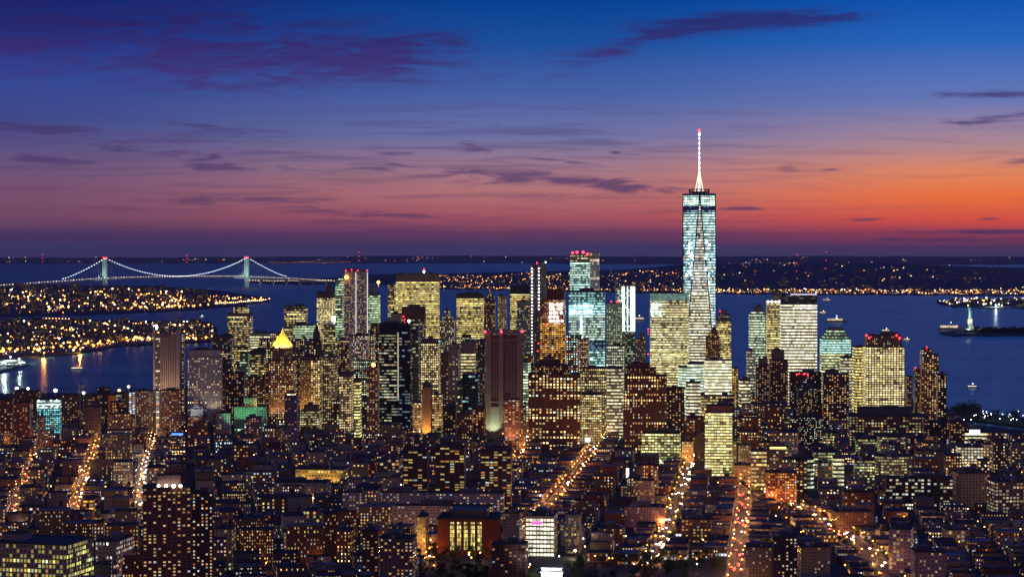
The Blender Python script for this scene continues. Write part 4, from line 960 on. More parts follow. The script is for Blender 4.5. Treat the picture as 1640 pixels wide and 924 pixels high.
T(OT, 'office tower', 'grey stone slab with a lit blank crown right of the ribbed tower', 300, 356, 572, 4150, 40, 5, sty('apt_pale', lit=.42, coh=.5, wc=(.5, .47, .42), cw=3, ch=3.9, br=1.9), tiers=((.04, .96, 561, sty('blank', wc=(.5, .45, .42)), .85),), flood=((1, .82, .62), 1.4e4, .5), anchor='the grey crowned slab')
T(AT_, 'apartment tower', 'slim tower with a column of lit windows directly right of the ribbed tower', 290, 296, 535, 4350, 20, 5, sty('apt_tan', lit=.6))
T(OT, 'office tower', 'brown night tower with few windows right of the grey crowned slab', 356, 374, 588, 4150, 30, 5, sty('apt_brown', lit=.25))
T(OT, 'office tower', 'green-lit slender slab among dark blocks left of the gold pyramid', 384, 400, 566, 4400, 26, 0, sty('office_green', lit=.3, wc=(.1, .2, .15)))
T(OT, 'office tower', 'dark wide office tower with bright mixed rows left of the gold pyramid', 400, 432, 562, 4500, 40, 0, sty('office', lit=.55, wc=(.08, .07, .08)), cap=7)
T(AT_, 'apartment tower', 'dark brick tower with scattered warm windows below the green-lit slender slab', 362, 392, 598, 4000, 30, 3, sty('apt_dark', lit=.4))
T(AT_, 'apartment tower', 'brown housing tower with warm windows left of the pyramid building', 396, 426, 604, 3950, 30, 3, sty('apt_brown', lit=.36))

# the gold-topped municipal tower
r_, i_ = T('municipal_tower', 'office tower', 'stepped stone tower under a floodlit golden pyramid roof', 430, 475, 578, 4050, 42, -3, sty('deco', lit=.55, wc=(.27, .16, .1), br=1.8), tiers=((.16, .84, 556, sty('deco', lit=.35, wc=(.27, .17, .11)), .72),), pent=False, flood=((1, .6, .3), 3e4, .5), anchor='the gold pyramid tower')
def gold_pyramid(info, root):
    GM = mat("gold_roof", (.85, .52, .10), .45, .5, (.4, .25))
    D = info['D']; z0 = at(450, 556, D).z + .8; z1 = at(450, 533, D).z; z2 = at(450, 524, D).z; X, Y, yr = info['cx'], info['cy'], info['yaw']
    hw = 17.5; q = MB()
    def ring(h, z): return [(X + x * math.cos(yr) - y * math.sin(yr), Y + x * math.sin(yr) + y * math.cos(yr), z) for x, y in ((-h, -h), (h, -h), (h, h), (-h, h))]
    pr = [(hw, z0), (hw * .9, z0 + 3), (hw * .62, z0 + (z1 - z0) * .4), (hw * .36, z0 + (z1 - z0) * .72), (hw * .14, z1)]
    rg = [ring(h, z) for h, z in pr]
    for a, b in zip(rg, rg[1:]):
        for i in range(4): j = (i + 1) % 4; q.face([a[i], a[j], b[j], b[i]])
    q.face(rg[-1]); q.build('pyramid_roof', GM, root, loc=Vector(root.location))
    q = MB(); q.tube((X, Y, z1), (X, Y, z1 + (z2 - z1) * .5), 2.2, 1.8, 8); q.tube((X, Y, z1 + (z2 - z1) * .5), (X, Y, z2), 1.9, .1, 8); q.build('lantern', GM, root, loc=Vector(root.location))
    for k, (dx, dy) in enumerate(((-13, -26), (0, -28), (13, -26), (28, -10))):
        spot((X + dx, Y + dy, z0 - 2), (X + dx * .25, Y + dy * .15, z0 + 13), 1.3e5, (1, .66, .2), 75, root)
gold_pyramid(i_, r_)
ANCH.append((505, 560, 'the dark spired tower'))
r_, i_ = T('gothic_tower', 'office tower', 'unlit dark gothic tower with a steep spire right of the gold pyramid', 494, 520, 562, 4620, 26, -3, sty('deco', lit=.06, wc=(.09, .055, .06)), tiers=((.15, .85, 545), (.28, .72, 533, None, .5)), pent=False)
q = MB(); D = i_['D']; zt_ = at(505, 533, D).z; q.tube((i_['cx'], i_['cy'], zt_), (i_['cx'], i_['cy'], at(505, 518, D).z), 5.5, .3, 8); q.build('spire', mat("copper_spire", (.08, .06, .07), .7, .2), r_, loc=Vector(r_.location))
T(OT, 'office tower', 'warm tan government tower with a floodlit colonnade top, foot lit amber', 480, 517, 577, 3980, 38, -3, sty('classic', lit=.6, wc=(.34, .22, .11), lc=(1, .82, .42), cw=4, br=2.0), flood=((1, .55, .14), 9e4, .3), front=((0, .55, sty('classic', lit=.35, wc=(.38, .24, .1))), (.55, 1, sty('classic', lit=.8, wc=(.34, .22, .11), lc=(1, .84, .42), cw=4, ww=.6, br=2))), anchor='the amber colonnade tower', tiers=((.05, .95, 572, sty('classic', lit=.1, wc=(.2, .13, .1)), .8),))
T(OT, 'office tower', 'cooler grey annex right of the amber colonnade tower with a dark dome roof', 518, 541, 572, 3990, 38, -3, sty('office', lit=.5, cw=3.4, ww=.6, wc=(.22, .2, .17)))
T(OT, 'office tower', 'stone tower with shining upper rows between gold pyramid and dark spire', 462, 486, 548, 4500, 34, -3, sty('office_dim', lit=.3, wc=(.2, .17, .16)))
T(OT, 'office tower', 'busy brown office tower with a searing white roof lamp, left of the rippled steel', 518, 545, 520, 4700, 34, -3, sty('office', lit=.45, wc=(.13, .1, .08)), beacons=((535, 511, (.95, 1, .8), 6, 12),))
T(OT, 'office tower', 'older brick skyscraper with warm windows under the searing white lamp', 540, 562, 545, 4380, 32, -3, sty('deco', lit=.5, wc=(.16, .1, .08)))
T(OT, 'office tower', 'orange-lit brick block right of the rippled steel podium', 592, 608, 520, 4700, 30, -3, sty('deco', lit=.45))
T(OT, 'office building', 'dark-topped warm yellow block below the rippled steel tower', 543, 566, 598, 3800, 30, -3, sty('office_grid', lit=.65, ww=.7, lc=(1, .8, .45)), cap=5)
T(OT, 'office building', 'small yellow-lit tower standing between two dark blocks', 567, 579, 608, 3700, 24, -3, sty('office_dense', lit=.85, wc=(.2, .18, .1), lc=(1, .95, .45)), cap=4)
T(AT_, 'apartment block', 'rosy brick tower with a star-bright roof lamp left of the federal slab', 587, 608, 589, 3760, 30, -3, sty('apt_brick', lit=.5, wc=(.22, .11, .09)), beacons=((598, 584, ORANGE, 3.2, 12),))
T(OT, 'office tower', 'brown rear slab between the tan grid tower and pale mid block', 706, 720, 567, 4000, 26, -3.1, sty('apt_brown', lit=.15))
T(OT, 'office tower', 'pale court tower with a narrow window column right of the brown rear slab', 719, 736, 558, 4050, 28, -3.1, sty('classic', lit=.25, wc=(.35, .33, .27), cw=4), tiers=((.25, .75, 552, None, .5),))
T(OT, 'office tower', 'grey block with a blank upper wall and yellow striped floors below', 738, 762, 547, 4200, 30, -3.1, sty('office_pale', lit=.85, cw=5, ww=.95, lc=(1, .9, .5), wc=(.2, .18, .16)), cap=21)
T(OT, 'office tower', 'dark blue tower of tiny scattered windows left of the windowless tower', 762, 778, 546, 4250, 30, -3.1, sty('apt_dark', lit=.35, wc=(.04, .04, .07)))
T(OT, 'office building', 'dark civic block with a projecting flat roof before the windowless tower', 733, 764, 612, 3850, 36, -3.1, sty('office', lit=.5, wc=(.1, .1, .1)), cap=3)
T(OT, 'office building', 'low navy glass block with cool windows behind the projecting flat roof block', 740, 768, 600, 3800, 30, -3.1, sty('office_dark', lit=.25, lc=(.6, .85, 1)))
T(OT, 'office tower', 'slim green-white tower of small lights right of the windowless tower', 838, 850, 580, 4150, 24, -3.1, sty('glass_cool', lit=.7, lc=(.8, 1, .7), wc=(.12, .14, .12)))
T(OT, 'office building', 'pink-brown tall warehouse in front of the windowless tower at street end', 808, 833, 640, 3560, 30, -3.1, sty('apt_brick', lit=.62, wc=(.36, .17, .11), cw=4, ww=.5), tiers=((0, .4, 632, 'blank', .5), (.4, .95, 644, 'blank', .5)), flood=((1, .5, .3), 2.5e4, .4), anchor='the pink-brown warehouse')
T(OT, 'office building', 'thin dark water-tanked building right beside the pink-brown warehouse', 834, 843, 652, 3600, 24, -3.1, sty('classic', lit=.3), tank=True)
T(OT, 'office tower', 'massive brown stepped communications building with rows of warm windows', 846, 931, 600, 3600, 60, -3.1, sty('deco', lit=.42, coh=.9, wc=(.13, .065, .045), cw=4.4, br=2.1, lc=(1, .82, .45), ww=.5), tiers=((.05, .8, 586, sty('deco', lit=.25, coh=.6, wc=(.12, .06, .045)), .8), (.2, .6, 579, sty('blank', wc=(.1, .06, .05)), .5), (.28, .5, 573, 'blank', .35)), anchor='the massive brown block')
T(OT, 'office building', 'wide flat office block with warm rows right of the massive brown building', 930, 972, 590, 3850, 40, -3.1, sty('office', lit=.7, cw=3.4, ww=.7, wc=(.14, .12, .11)))
T(OT, 'office building', 'paler office block at the end of the glowing avenue', 972, 998, 590, 3800, 36, -3.1, sty('office_pale', lit=.75, wc=(.3, .28, .26)))
T(OT, 'office building', 'lower lit loft with a dense window grid, between massive building and avenue', 928, 964, 632, 3650, 36, -3.1, sty('loft_lit', lit=.85, cw=3.2, wc=(.2, .18, .15)))
T(OT, 'office tower', 'broad dark-red deco block with stepped shoulders, right of the glowing avenue', 1000, 1068, 602, 3450, 44, -3.1, sty('deco', lit=.4, coh=.9, wc=(.15, .07, .055), br=1.9), tiers=((.08, .75, 590, sty('deco', lit=.3, wc=(.14, .065, .05)), .8), (.15, .6, 583, sty('blank', wc=(.13, .06, .05)), .5)), anchor='the dark-red deco block')
T(OT, 'office building', 'dark shoulder block with warm dots behind the dark-red deco block', 1066, 1096, 622, 3500, 34, -3.1, sty('apt_dark', lit=.42))

# ---------------------------------------------------------------- east side housing slabs and blocks
HB = 'housing_slab'
def H(*a, **k): return B(HB, 'apartment block', *a, **k)
H('russet housing slab with yellow windows at the left picture edge', -8, 22, 640, 3700, 24, 8, sty('apt_brick', lit=.35, wc=(.3, .13, .08)), group='east side housing')
H('brown housing slab, second from the left picture edge', 22, 50, 645, 3660, 24, 8, sty('apt_brick', lit=.3, wc=(.28, .12, .08)), side=sty('apt_brick', lit=.2, wc=(.4, .15, .06)))
H('distant low brown slab behind the mint glass tower', 20, 66, 627, 4200, 24, 8, sty('apt_brick', lit=.3))
r_, i_ = B('glass_building', 'apartment tower', 'blue-green unfinished glass tower with white work-lit top floors', 59, 98, 640, 3830, 30, 8, sty('glass_cool', cw=3.4, ch=3.2, lit=.7, ww=.6, wh=.6, br=1.9, lc=(.35, .9, .95), wc=(.08, .16, .2)), bands=((655, sty('glass_cool', lit=.8, lc=(.85, 1, .95), br=1.5)),), anchor='the blue-green glass tower')
worklights(i_, r_, (63, 72, 81, 90), 641, 650, 2, (.85, 1, .95), 1.2, 5, 3)
H('brown slab with an amber foot right of the blue-green glass tower', 99, 129, 633, 4000, 24, 8, sty('apt_brick', lit=.42, wc=(.22, .11, .08)))
H('far dark low slab along the river right of centre housing', 132, 160, 633, 4300, 20, 8, sty('apt_dark', lit=.3))
H('far dark slab left of the orange-sided slab', 160, 190, 630, 4150, 24, 8, sty('apt_brown', lit=.3))
H('bright orange-sided narrow slab in the housing row', 173, 185, 633, 3960, 20, 8, sty('blank', wc=(.75, .22, .05)))
H('narrow slab with a pale lit stair column beside the orange one', 185, 195, 632, 3950, 20, 8, sty('apt_pale', cw=9, ww=.7, wh=.5, lit=.95, lc=(.85, 1, .7)))
H('brown housing slab with a bluish-white lit gallery column', 196, 206, 629, 3950, 22, 8, sty('apt_brown', lit=.3))
H('white-striped gallery column of the central housing slab', 206, 217, 628, 3940, 22, 8, sty('apt_pale', cw=5, ww=.6, wh=.55, lit=.97, coh=0, lc=(.85, .95, 1), br=1.9))
H('tan housing slab with warm windows right of the white-striped column', 218, 246, 626, 3900, 24, 8, sty('apt_tan', lit=.4, wc=(.3, .19, .13)))
H('narrow slab with a yellow-white gallery just left of the ribbed tower foot', 247, 258, 626, 3880, 22, 8, sty('apt_pale', cw=8, ww=.45, wh=.5, lit=.97, coh=0, lc=(1, 1, .75)))
H('light brown housing slab in front of the ribbed tower foot', 259, 290, 625, 3850, 24, 8, sty('apt_tan', lit=.4, wc=(.32, .2, .15)))
H('low far slab on the river bank behind the housing row', 155, 176, 622, 4400, 18, 8, sty('apt_dark', lit=.2))
B('apartment_block', 'apartment block', 'tan corner block with white-lit gable, low in front of the housing row', 60, 72, 668, 3500, 18, 8, sty('apt_tan', lit=.2))
B('apartment_block', 'apartment block', 'dark windowed block right of the housing row foot, grey brick', 132, 162, 652, 3700, 26, 8, sty('loft_dim', lit=.12, wc=(.12, .11, .13)))
r_, i_ = B('domed_building', 'courthouse', 'curved red-brick building topped by a white floodlit temple front', 300, 332, 668, 3650, 30, 8, sty('loft_red', lit=.3, wc=(.28, .12, .08)), shape='round', pent=False, anchor='the white temple front')
def temple(info, root):
    rv = Vector(root.location); X, Y, z = info['cx'] - 1, info['cy'], info['top'] + .3; q = MB(); q.box(X, Y, z, z + 9, 20, 14, info['yaw'])
    c, s_ = math.cos(info['yaw']), math.sin(info['yaw']); P = lambda x, y, zz: (X + x * c - y * s_, Y + x * s_ + y * c, zz)
    f = [P(-11, -7.6, z + 12), P(11, -7.6, z + 12), P(0, -7.6, z + 17.5)]; g_ = [P(-11, 8, z + 12), P(11, 8, z + 12), P(0, 8, z + 17.5)]
    q.face(f); q.face(g_[::-1]); q.face([f[0], f[2], g_[2], g_[0]]); q.face([f[1], g_[1], g_[2], f[2]]); q.box(X, Y, z + 9, z + 12, 21, 15.5, info['yaw'])
    q.build('temple_body', WMARB, root, loc=rv)
    for k in range(6):
        q = MB(); a = P(-9 + 3.6 * k, -9.3, z); q.tube(a, (a[0], a[1], z + 9.5), .7, .6, 8); q.build('column', WMARB, root, loc=rv)
    q = MB(); a = P(0, -9.2, z + 10.6); q.box(a[0], a[1], z + 9.4, z + 12, 21, 3.2, info['yaw']); q.build('entablature', WMARB, root, loc=rv)
    spot((X, Y - 38, z - 2), (X, Y, z + 9), 1.6e4, (.9, 1, .95), 60, root)
temple(i_, r_)
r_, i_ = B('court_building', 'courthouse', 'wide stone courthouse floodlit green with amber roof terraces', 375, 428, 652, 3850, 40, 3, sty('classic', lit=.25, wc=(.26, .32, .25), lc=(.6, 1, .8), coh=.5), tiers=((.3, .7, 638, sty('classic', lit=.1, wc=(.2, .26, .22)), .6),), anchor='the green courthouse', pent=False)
for x, cl in ((382, (.25, 1, .5)), (400, (.25, 1, .5)), (422, (.3, 1, .35))):
    p = at(x, 700, i_['D'] - 70); spot((p.x, p.y, 14), (at(x, 670, i_['D']).x, i_['D'], 60), 1.1e5, cl, 60, r_)
for x in (381, 413, 420):
    p = at(x, 650, i_['D'] + 3); l_ = bpy.data.lights.new('terrace_lamp', 'POINT'); l_.energy = 5000; l_.color = (1, .55, .12); l_.shadow_soft_size = 1; o = link(bpy.data.objects.new('terrace_lamp', l_), r_); o.location = p + Vector((0, 0, 3)) - r_.location
B(OT, 'office block', 'pink-grey slab with a bright green floodlit edge before the courthouse', 394, 420, 669, 3740, 26, 3, sty('apt_pale', lit=.25, wc=(.3, .2, .2)))
B(OT, 'office block', 'white arched stone block left of the green courthouse', 346, 370, 662, 3830, 26, 3, sty('loft_cream', lit=.3, wc=(.5, .48, .46)))
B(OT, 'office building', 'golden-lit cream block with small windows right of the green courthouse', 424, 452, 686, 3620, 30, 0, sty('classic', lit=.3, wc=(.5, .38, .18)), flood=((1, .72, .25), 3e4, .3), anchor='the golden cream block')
B(AT_, 'apartment tower', 'slim violet-grey tower with a crown of white lamps', 456, 478, 634, 3590, 24, 0, sty('apt_dark', lit=.22, wc=(.14, .12, .2)), tiers=((.2, .8, 630, sty('office_pale', lit=1, coh=0, br=2.5), .8), (.3, .7, 626, 'blank', .4)), anchor='the slim violet tower')
B(OT, 'office block', 'tan office block with long lit rows right of the slim violet tower', 480, 515, 658, 3830, 34, -3, sty('loft_lit', lit=.6, wc=(.3, .24, .16)), tiers=((.2, .9, 650, 'blank'),))
B(AT_, 'apartment tower', 'boxy dark tower studded with yellow windows, front of the tan blocks', 531, 574, 643, 3920, 30, -3, sty('apt_brown', lit=.5, lc=(1, .78, .3), br=1.9, wc=(.1, .08, .06)), tiers=((.2, .7, 635, 'blank'),), anchor='the yellow studded tower')
B(OT, 'office block', 'wide dark block with one long bright row, behind the yellow studded tower', 576, 622, 637, 3900, 34, -3, sty('office_dim', lit=.35, wc=(.09, .09, .09)), cap=2)
B(OT, 'office block', 'broad grey office block with red roof lamp right of the one-row block', 624, 662, 648, 3880, 34, -3, sty('office_dim', lit=.3, coh=.3, wc=(.15, .12, .12)), beacons=((634, 640),))
B(OT, 'office block', 'colonnaded pale low building in front of the broad grey block', 585, 642, 680, 3820, 30, -6, sty('loft_cream', lit=.15, cw=3, wc=(.36, .3, .26)))
B(OT, 'office tower', 'fluted brown tower lit amber at its foot with a lit wing each side', 676, 692, 620, 3720, 26, -3.1, sty('blank', wc=(.36, .22, .12)), tiers=((.1, .9, 614, sty('blank', wc=(.1, .08, .1)), .7),), flood=((1, .5, .12), 5e4, .2), anchor='the fluted brown tower')
B(OT, 'office building', 'bright right wing of the fluted brown tower', 692, 709, 632, 3730, 26, -3.1, sty('loft_lit', lit=.75, cw=3.6, wc=(.32, .2, .13)))
B(OT, 'office building', 'lower bright left wing of the fluted brown tower', 661, 676, 645, 3725, 26, -3.1, sty('loft_lit', lit=.8, cw=3.6, lc=(1, .85, .5), wc=(.3, .2, .13)))
for k, (x0, x1, y, D, s_, lb) in enumerate((
    (712, 732, 652, 3800, 'apt_dark', 'dark block with a flat penthouse right of the bright fluted-tower wing'),
    (731, 758, 663, 3700, 'deco', 'dim stone block with a few warm rows below the projecting flat roof'),
    (757, 777, 655, 3720, 'loft_red', 'small reddish block with warm windows left of the floodlit tower foot'),
    (1057, 1097, 655, 3900, 'apt_pale', 'pale grey block with a roof tower and ochre windows right of the deco block'),
    (1099, 1127, 668, 3720, 'loft_red', 'red-brown block with orange windows left of the tall yellow office'),
    (1176, 1204, 662, 3780, 'loft_red', 'dark red brick block right of the tall yellow office'),
    (1150, 1176, 634, 3950, 'office_dim', 'grey low block with white rows under the glowing banded block'),
    (1178, 1209, 630, 3960, 'office_dim', 'brown block with bright upper rows left of the dark residential pair'),
    (1098, 1150, 634, 3980, 'office', 'flat lit block in front of the curved mint-white block'))):
    B('office_block' if k % 2 else 'loft_building', 'office block', lb, x0, x1, y, D, 30, -3.1, s_, tank=(k % 3 == 0))
r_, i_ = B(OT, 'office tower', 'tall yellow-green banded office tower with a blank brown crown', 1129, 1173, 661, 3200, 34, -6, sty('office_dense', lit=.94, cw=4.2, ch=3.9, ww=.86, wh=.6, br=1.8, lc=(1, .95, .5), wc=(.16, .15, .1)), tiers=((.05, 1.0, 650, sty('blank', wc=(.16, .1, .1)), .9),), anchor='the yellow banded office')
B('loft_building', 'loft building', 'wide lit loft with large green-white windows and rooftop garden', 1028, 1090, 694, 3370, 36, -6, sty('loft_green', lit=.88, cw=4.6, ch=4.2, br=1.7), anchor='the wide green-white loft', tank=True)
B('loft_building', 'loft building', 'cream loft lit orange from the street right of the wide green-white loft', 1092, 1111, 707, 3390, 26, -6, sty('loft_lit', lit=.6, wc=(.5, .36, .22), lc=(1, .75, .35)))
B('loft_building', 'loft building', 'unlit slim dark tower standing before the yellow banded office', 1112, 1128, 698, 3240, 20, -6, sty('apt_dark', lit=.06, wc=(.06, .04, .05)), tiers=((.2, .8, 694, 'blank', .6),))
B('loft_building', 'loft building', 'grey stepped building with a chimney block below the yellow banded office', 1155, 1180, 706, 3220, 26, -6, sty('classic', lit=.55, wc=(.24, .23, .2)), tank=True)
B('loft_building', 'loft building', 'small grey loft with paired bright windows right of the grey stepped one', 1182, 1203, 713, 3230, 24, -6, sty('apt_pale', lit=.5, wc=(.25, .24, .24)))
B('loft_building', 'loft building', 'cornice-topped cream loft on the tree-lined corner', 1176, 1203, 745, 3110, 26, -6, sty('loft_cream', lit=.3, wc=(.45, .36, .24)), anchor='the cornice-topped cream loft')
B('loft_building', 'loft building', 'long office slab with ribbon windows receding right', 1199, 1265, 682, 3620, 36, -6, sty('office_pale', lit=.9, cw=4, ch=4, br=1.7, wc=(.25, .22, .2)), tank=True)
B('office_block', 'office block', 'small block with a yellow billboard strip and blue-lit shaft', 1203, 1228, 722, 3020, 26, -6, sty('office', lit=.55))
B('office_block', 'office block', 'block with a long glowing yellow roof sign', 1228, 1262, 716, 3040, 28, -6, sty('office_dim', lit=.4, wc=(.14, .12, .12)))
B('office_block', 'office block', 'grey glass office with rounded front and white rows by the crossroads', 1264, 1304, 735, 3030, 30, -6, sty('office_pale', lit=.7, lc=(.9, 1, .8), ww=.9, cw=4, wc=(.1, .1, .1)), shape='round')
B('office_block', 'office block', 'red-brown glowing block with small orange windows above the crossroads', 1226, 1276, 757, 2890, 34, -6, sty('loft_red', lit=.72, cw=3, ch=3.2, wc=(.22, .08, .05), br=1.6), anchor='the red crossroads block')
# ---------------------------------------------------------------- right middle ground
B('department_block', 'office block', 'long low dark brown block with two lit window bands before the brown grid tower', 1357, 1486, 667, 3760, 70, -6, sty('office_dim', lit=.6, coh=1.0, cw=5, ch=4.4, wc=(.17, .1, .09), lc=(1, .95, .5)), tiers=((.12, .8, 655, sty('blank', wc=(.09, .09, .11)), .7),), anchor='the long dark brown block')
for k, (x0, x1, y, D, dep, s_, lb, tk) in enumerate((
    (1307, 1344, 693, 3660, 34, 'loft_lit', 'lit loft block with broad windows left of the long brown block', True),
    (1369, 1405, 703, 3520, 34, 'loft_green', 'greenish lit loft with large panes, left of a matching lit pair', False),
    (1405, 1450, 700, 3530, 36, 'loft_lit', 'greenish lit loft with a rounded corner and dark roof tanks', True),
    (1302, 1345, 724, 3220, 32, 'loft_green', 'dim green lower loft beside the crossroads, left of the tank roofs', False),
    (1452, 1478, 702, 3560, 30, 'apt_dark', 'dark block with scattered windows below the riverside flats', True),
    (1478, 1520, 677, 3700, 34, 'apt_dark', 'shadowed long low block at the foot of the riverside flats', True),
    (1520, 1545, 675, 3600, 26, 'apt_brown', 'dark building on the shore end before the park pier', False),
    (1531, 1575, 716, 3290, 34, 'office_grid', 'white-windowed modern office block near the river with bright grid', False),
    (1511, 1531, 729, 3280, 26, 'loft_lit', 'amber glowing glass block left of the white-windowed office', False),
    (1400, 1462, 731, 3120, 34, 'loft_lit', 'curved-front office with many lit rows under a big dark tank', True),
    (1333, 1352, 733, 3070, 26, 'office_pale', 'narrow block with a bright lit stair tube, left of the big dark tank', False),
    (1367, 1401, 737, 3040, 30, 'loft_green', 'blocky loft with mint and cream panes between two office fronts', True),
    (1309, 1332, 741, 3100, 30, 'loft_dim', 'dim brick loft with yellow panes near the crossroads', False),
    (1465, 1497, 722, 3200, 30, 'classic', 'pale shafts building with one lit wall left of the blank grey tower', False),
    (1498, 1512, 723, 3150, 20, 'blank', 'blank grey tower wall with no windows near the amber glass block', False),
    (1580, 1612, 722, 3350, 30, 'loft_dim', 'grey warehouse with blank screens near the river road', False),
    (1612, 1660, 712, 3400, 30, 'loft_dim', 'low dim warehouse at the right picture edge by the river', False),
    (1540, 1580, 692, 3700, 24, 'office_pale', 'low lit pier shed by the river, left of two', False),
    (1580, 1640, 693, 3800, 20, 'office_pale', 'long low lit pier shed near the water', False),
    (1524, 1582, 758, 2815, 40, 'loft_cream', 'long cream arcaded loft with many small bays and few lit windows', False),
    (1580, 1650, 772, 2700, 40, 'loft_mixed', 'broad loft with mixed white and dark windows at the right picture edge', True),
    (1417, 1526, 766, 2800, 30, 'office_dark', 'long brick-ended slab with staggered cool white rows', True))):
    st_ = sty(s_)
    if s_ == 'loft_lit' and 'amber' in lb: st_ = sty(s_, lc=(1, .6, .12), lit=.95, coh=0)
    if 'white-windowed' in lb: st_ = sty('office_grid', lit=.95, cw=4.6, ch=4.2, ww=.72, wh=.6, lc=(1, .98, .72), br=1.35, wc=(.14, .12, .12))
    if 'staggered' in lb: st_ = sty('office_dark', lit=.55, cw=3.8, ch=4.2, ww=.8, wh=.5, br=2, wc=(.06, .05, .055), lc=(1, .97, .8), coh=.35)
    if 'arcaded' in lb: st_ = sty('loft_cream', lit=.06, cw=3.8, ch=4.0, ww=.66, wh=.66, wc=(.46, .37, .2))
    B('office_block' if k % 2 else 'loft_building', 'office block' if k % 2 else 'loft building', lb, x0, x1, y, D, dep, 3 if 'arcaded' in lb or 'right picture edge' in lb else -6, st_, tank=tk, shape='round' if ('curved' in lb or 'rounded' in lb) else None, side=sty('blank', wc=(.3, .14, .12)) if 'staggered' in lb else None)
ANCH.append((1470, 775, 'the staggered slab')); ANCH.append((1550, 730, 'the white-windowed office'))
# ---------------------------------------------------------------- the three concrete residential towers
for x0, x1, y, lb in ((646, 687, 722, 'left'), (697, 746, 716, 'middle'), (770, 820, 722, 'right')):
    st_ = sty('apt_brown', cw=5.2, ch=2.95, ww=.82, wh=.55, lit=.36, coh=.1, br=2, lc=(1, .8, .34), wc=(.1, .06, .055))
    B('concrete_tower', 'apartment tower', '%s one of three concrete towers with deep grid windows and a blank side wall' % lb, x0, x1, y, 2660, 24, -3, st_, side=sty('blank', wc=(.3, .22, .2)), tiers=((.15, .85, y - 5, sty('blank', wc=(.08, .07, .09)), .7),), group='three concrete towers', anchor='the %s concrete tower' % lb, pent=False)
# ---------------------------------------------------------------- foreground buildings
def FB(kind, cat, lb, *a, **k): return B(kind, cat, lb, *a, **k)
FB('apartment_tower', 'apartment tower', 'tall brown brick foreground tower with four bright roof lamps', 228, 306, 781, 2105, 26, 8, sty('apt_brown', cw=4.2, ch=3, ww=.5, wh=.48, lit=.36, br=2.0, wc=(.19, .09, .07)), beacons=((254, 778, (1, .8, .5), 1.3, 14), (266, 778, (1, .95, .6), 1.5, 16), (278, 778, (1, .95, .6), 1.6, 16), (289, 778, (1, .8, .5), 1.4, 14)), tiers=((.3, .78, 762, sty('blank', wc=(.16, .1, .11)), .6),), anchor='the foreground brick tower', pent=False)
FB('apartment_tower', 'apartment tower', 'dark rear wing of the tall brick foreground tower with white-lit windows', 307, 341, 790, 2130, 26, 8, sty('apt_dark', cw=3.6, lit=.5, br=1.9, lc=(1, .88, .66), wc=(.09, .06, .07)))
FB('loft_building', 'loft building', 'big cream corner loft with arched lit windows at the bottom left', -14, 150, 871, 2150, 60, -14, sty('loft_cream', cw=3.6, ch=4.4, ww=.62, wh=.66, lit=.55, coh=.6, br=1.7, lc=(.95, .95, .35), wc=(.42, .36, .24)), anchor='the big cream corner loft', tiers=((.02, .3, 860, sty('blank', wc=(.2, .2, .22)), .3),))
FB('loft_building', 'loft building', 'pinkish stone loft with cool white third-floor windows beside the cream corner loft', 152, 214, 867, 2240, 50, -10, sty('classic', cw=3.6, ch=4.2, lit=.45, coh=.7, wc=(.4, .28, .22), lc=(1, .95, .85)))
FB('loft_building', 'loft building', 'low dark loft with a yellow row of shop windows at left', 30, 105, 812, 2730, 26, 8, sty('loft_dim', lit=.35, wc=(.1, .08, .1)))
FB('loft_building', 'loft building', 'slim orange floodlit stair tower with balconies', 132, 152, 800, 2660, 20, 8, sty('loft_lit', cw=8, ww=.7, lit=.9, lc=(1, .6, .15), wc=(.5, .28, .1)))
FB('loft_building', 'loft building', 'long low pale building under teal roof lights', 162, 226, 822, 2630, 30, 8, sty('loft_dim', lit=.2, wc=(.25, .23, .2)))
FB('office_block', 'office block', 'tall pale block with a bright lower front right of the brick foreground tower', 344, 378, 847, 2290, 26, -2, sty('classic', cw=3.8, ch=3.9, ww=.5, lit=.32, br=1.9, wc=(.42, .34, .2)), tank=True)
FB('loft_building', 'loft building', 'grey arched loft with dim bays behind the tall pale block', 345, 394, 795, 2740, 36, -2, sty('loft_dim', lit=.16, cw=4.4, wc=(.2, .2, .19)))
FB('loft_building', 'loft building', 'brown brick loft with regular yellow window columns, centre left', 418, 484, 798, 2670, 40, -6, sty('apt_brown', cw=5.4, ch=4.2, ww=.32, wh=.5, lit=.5, br=2.3, lc=(1, .9, .5), wc=(.22, .13, .07)), anchor='the brown loft')
FB('loft_building', 'loft building', 'long blank tan wall building with sparse slit windows', 440, 530, 773, 2860, 40, -6, sty('apt_tan', cw=8, ch=5, ww=.2, wh=.5, lit=.35, br=2, wc=(.34, .28, .24)), anchor='the long tan wall building')
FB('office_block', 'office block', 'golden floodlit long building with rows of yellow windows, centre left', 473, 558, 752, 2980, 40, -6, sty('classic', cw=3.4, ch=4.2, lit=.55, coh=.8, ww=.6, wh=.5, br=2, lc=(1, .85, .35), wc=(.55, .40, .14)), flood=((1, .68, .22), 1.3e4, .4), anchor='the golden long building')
FB('office_block', 'office block', 'dark red block with lit rows right of the golden long building', 572, 606, 741, 3050, 30, -6, sty('loft_red', lit=.35, wc=(.22, .05, .05)))
FB('office_block', 'office block', 'grey tall block with white-lit rows far behind the golden building', 608, 645, 735, 3070, 30, -6, sty('loft_dim', lit=.4, wc=(.14, .13, .14)))
FB('loft_building', 'loft building', 'blank dark grey cube building left of the golden long building', 406, 444, 744, 3080, 36, -6, sty('blank', wc=(.18, .15, .16)))
FB('loft_building', 'loft building', 'yellow-lit stone building with a receding bright flank', 333, 366, 735, 3210, 36, -4, sty('classic', lit=.55, wc=(.32, .24, .14)))
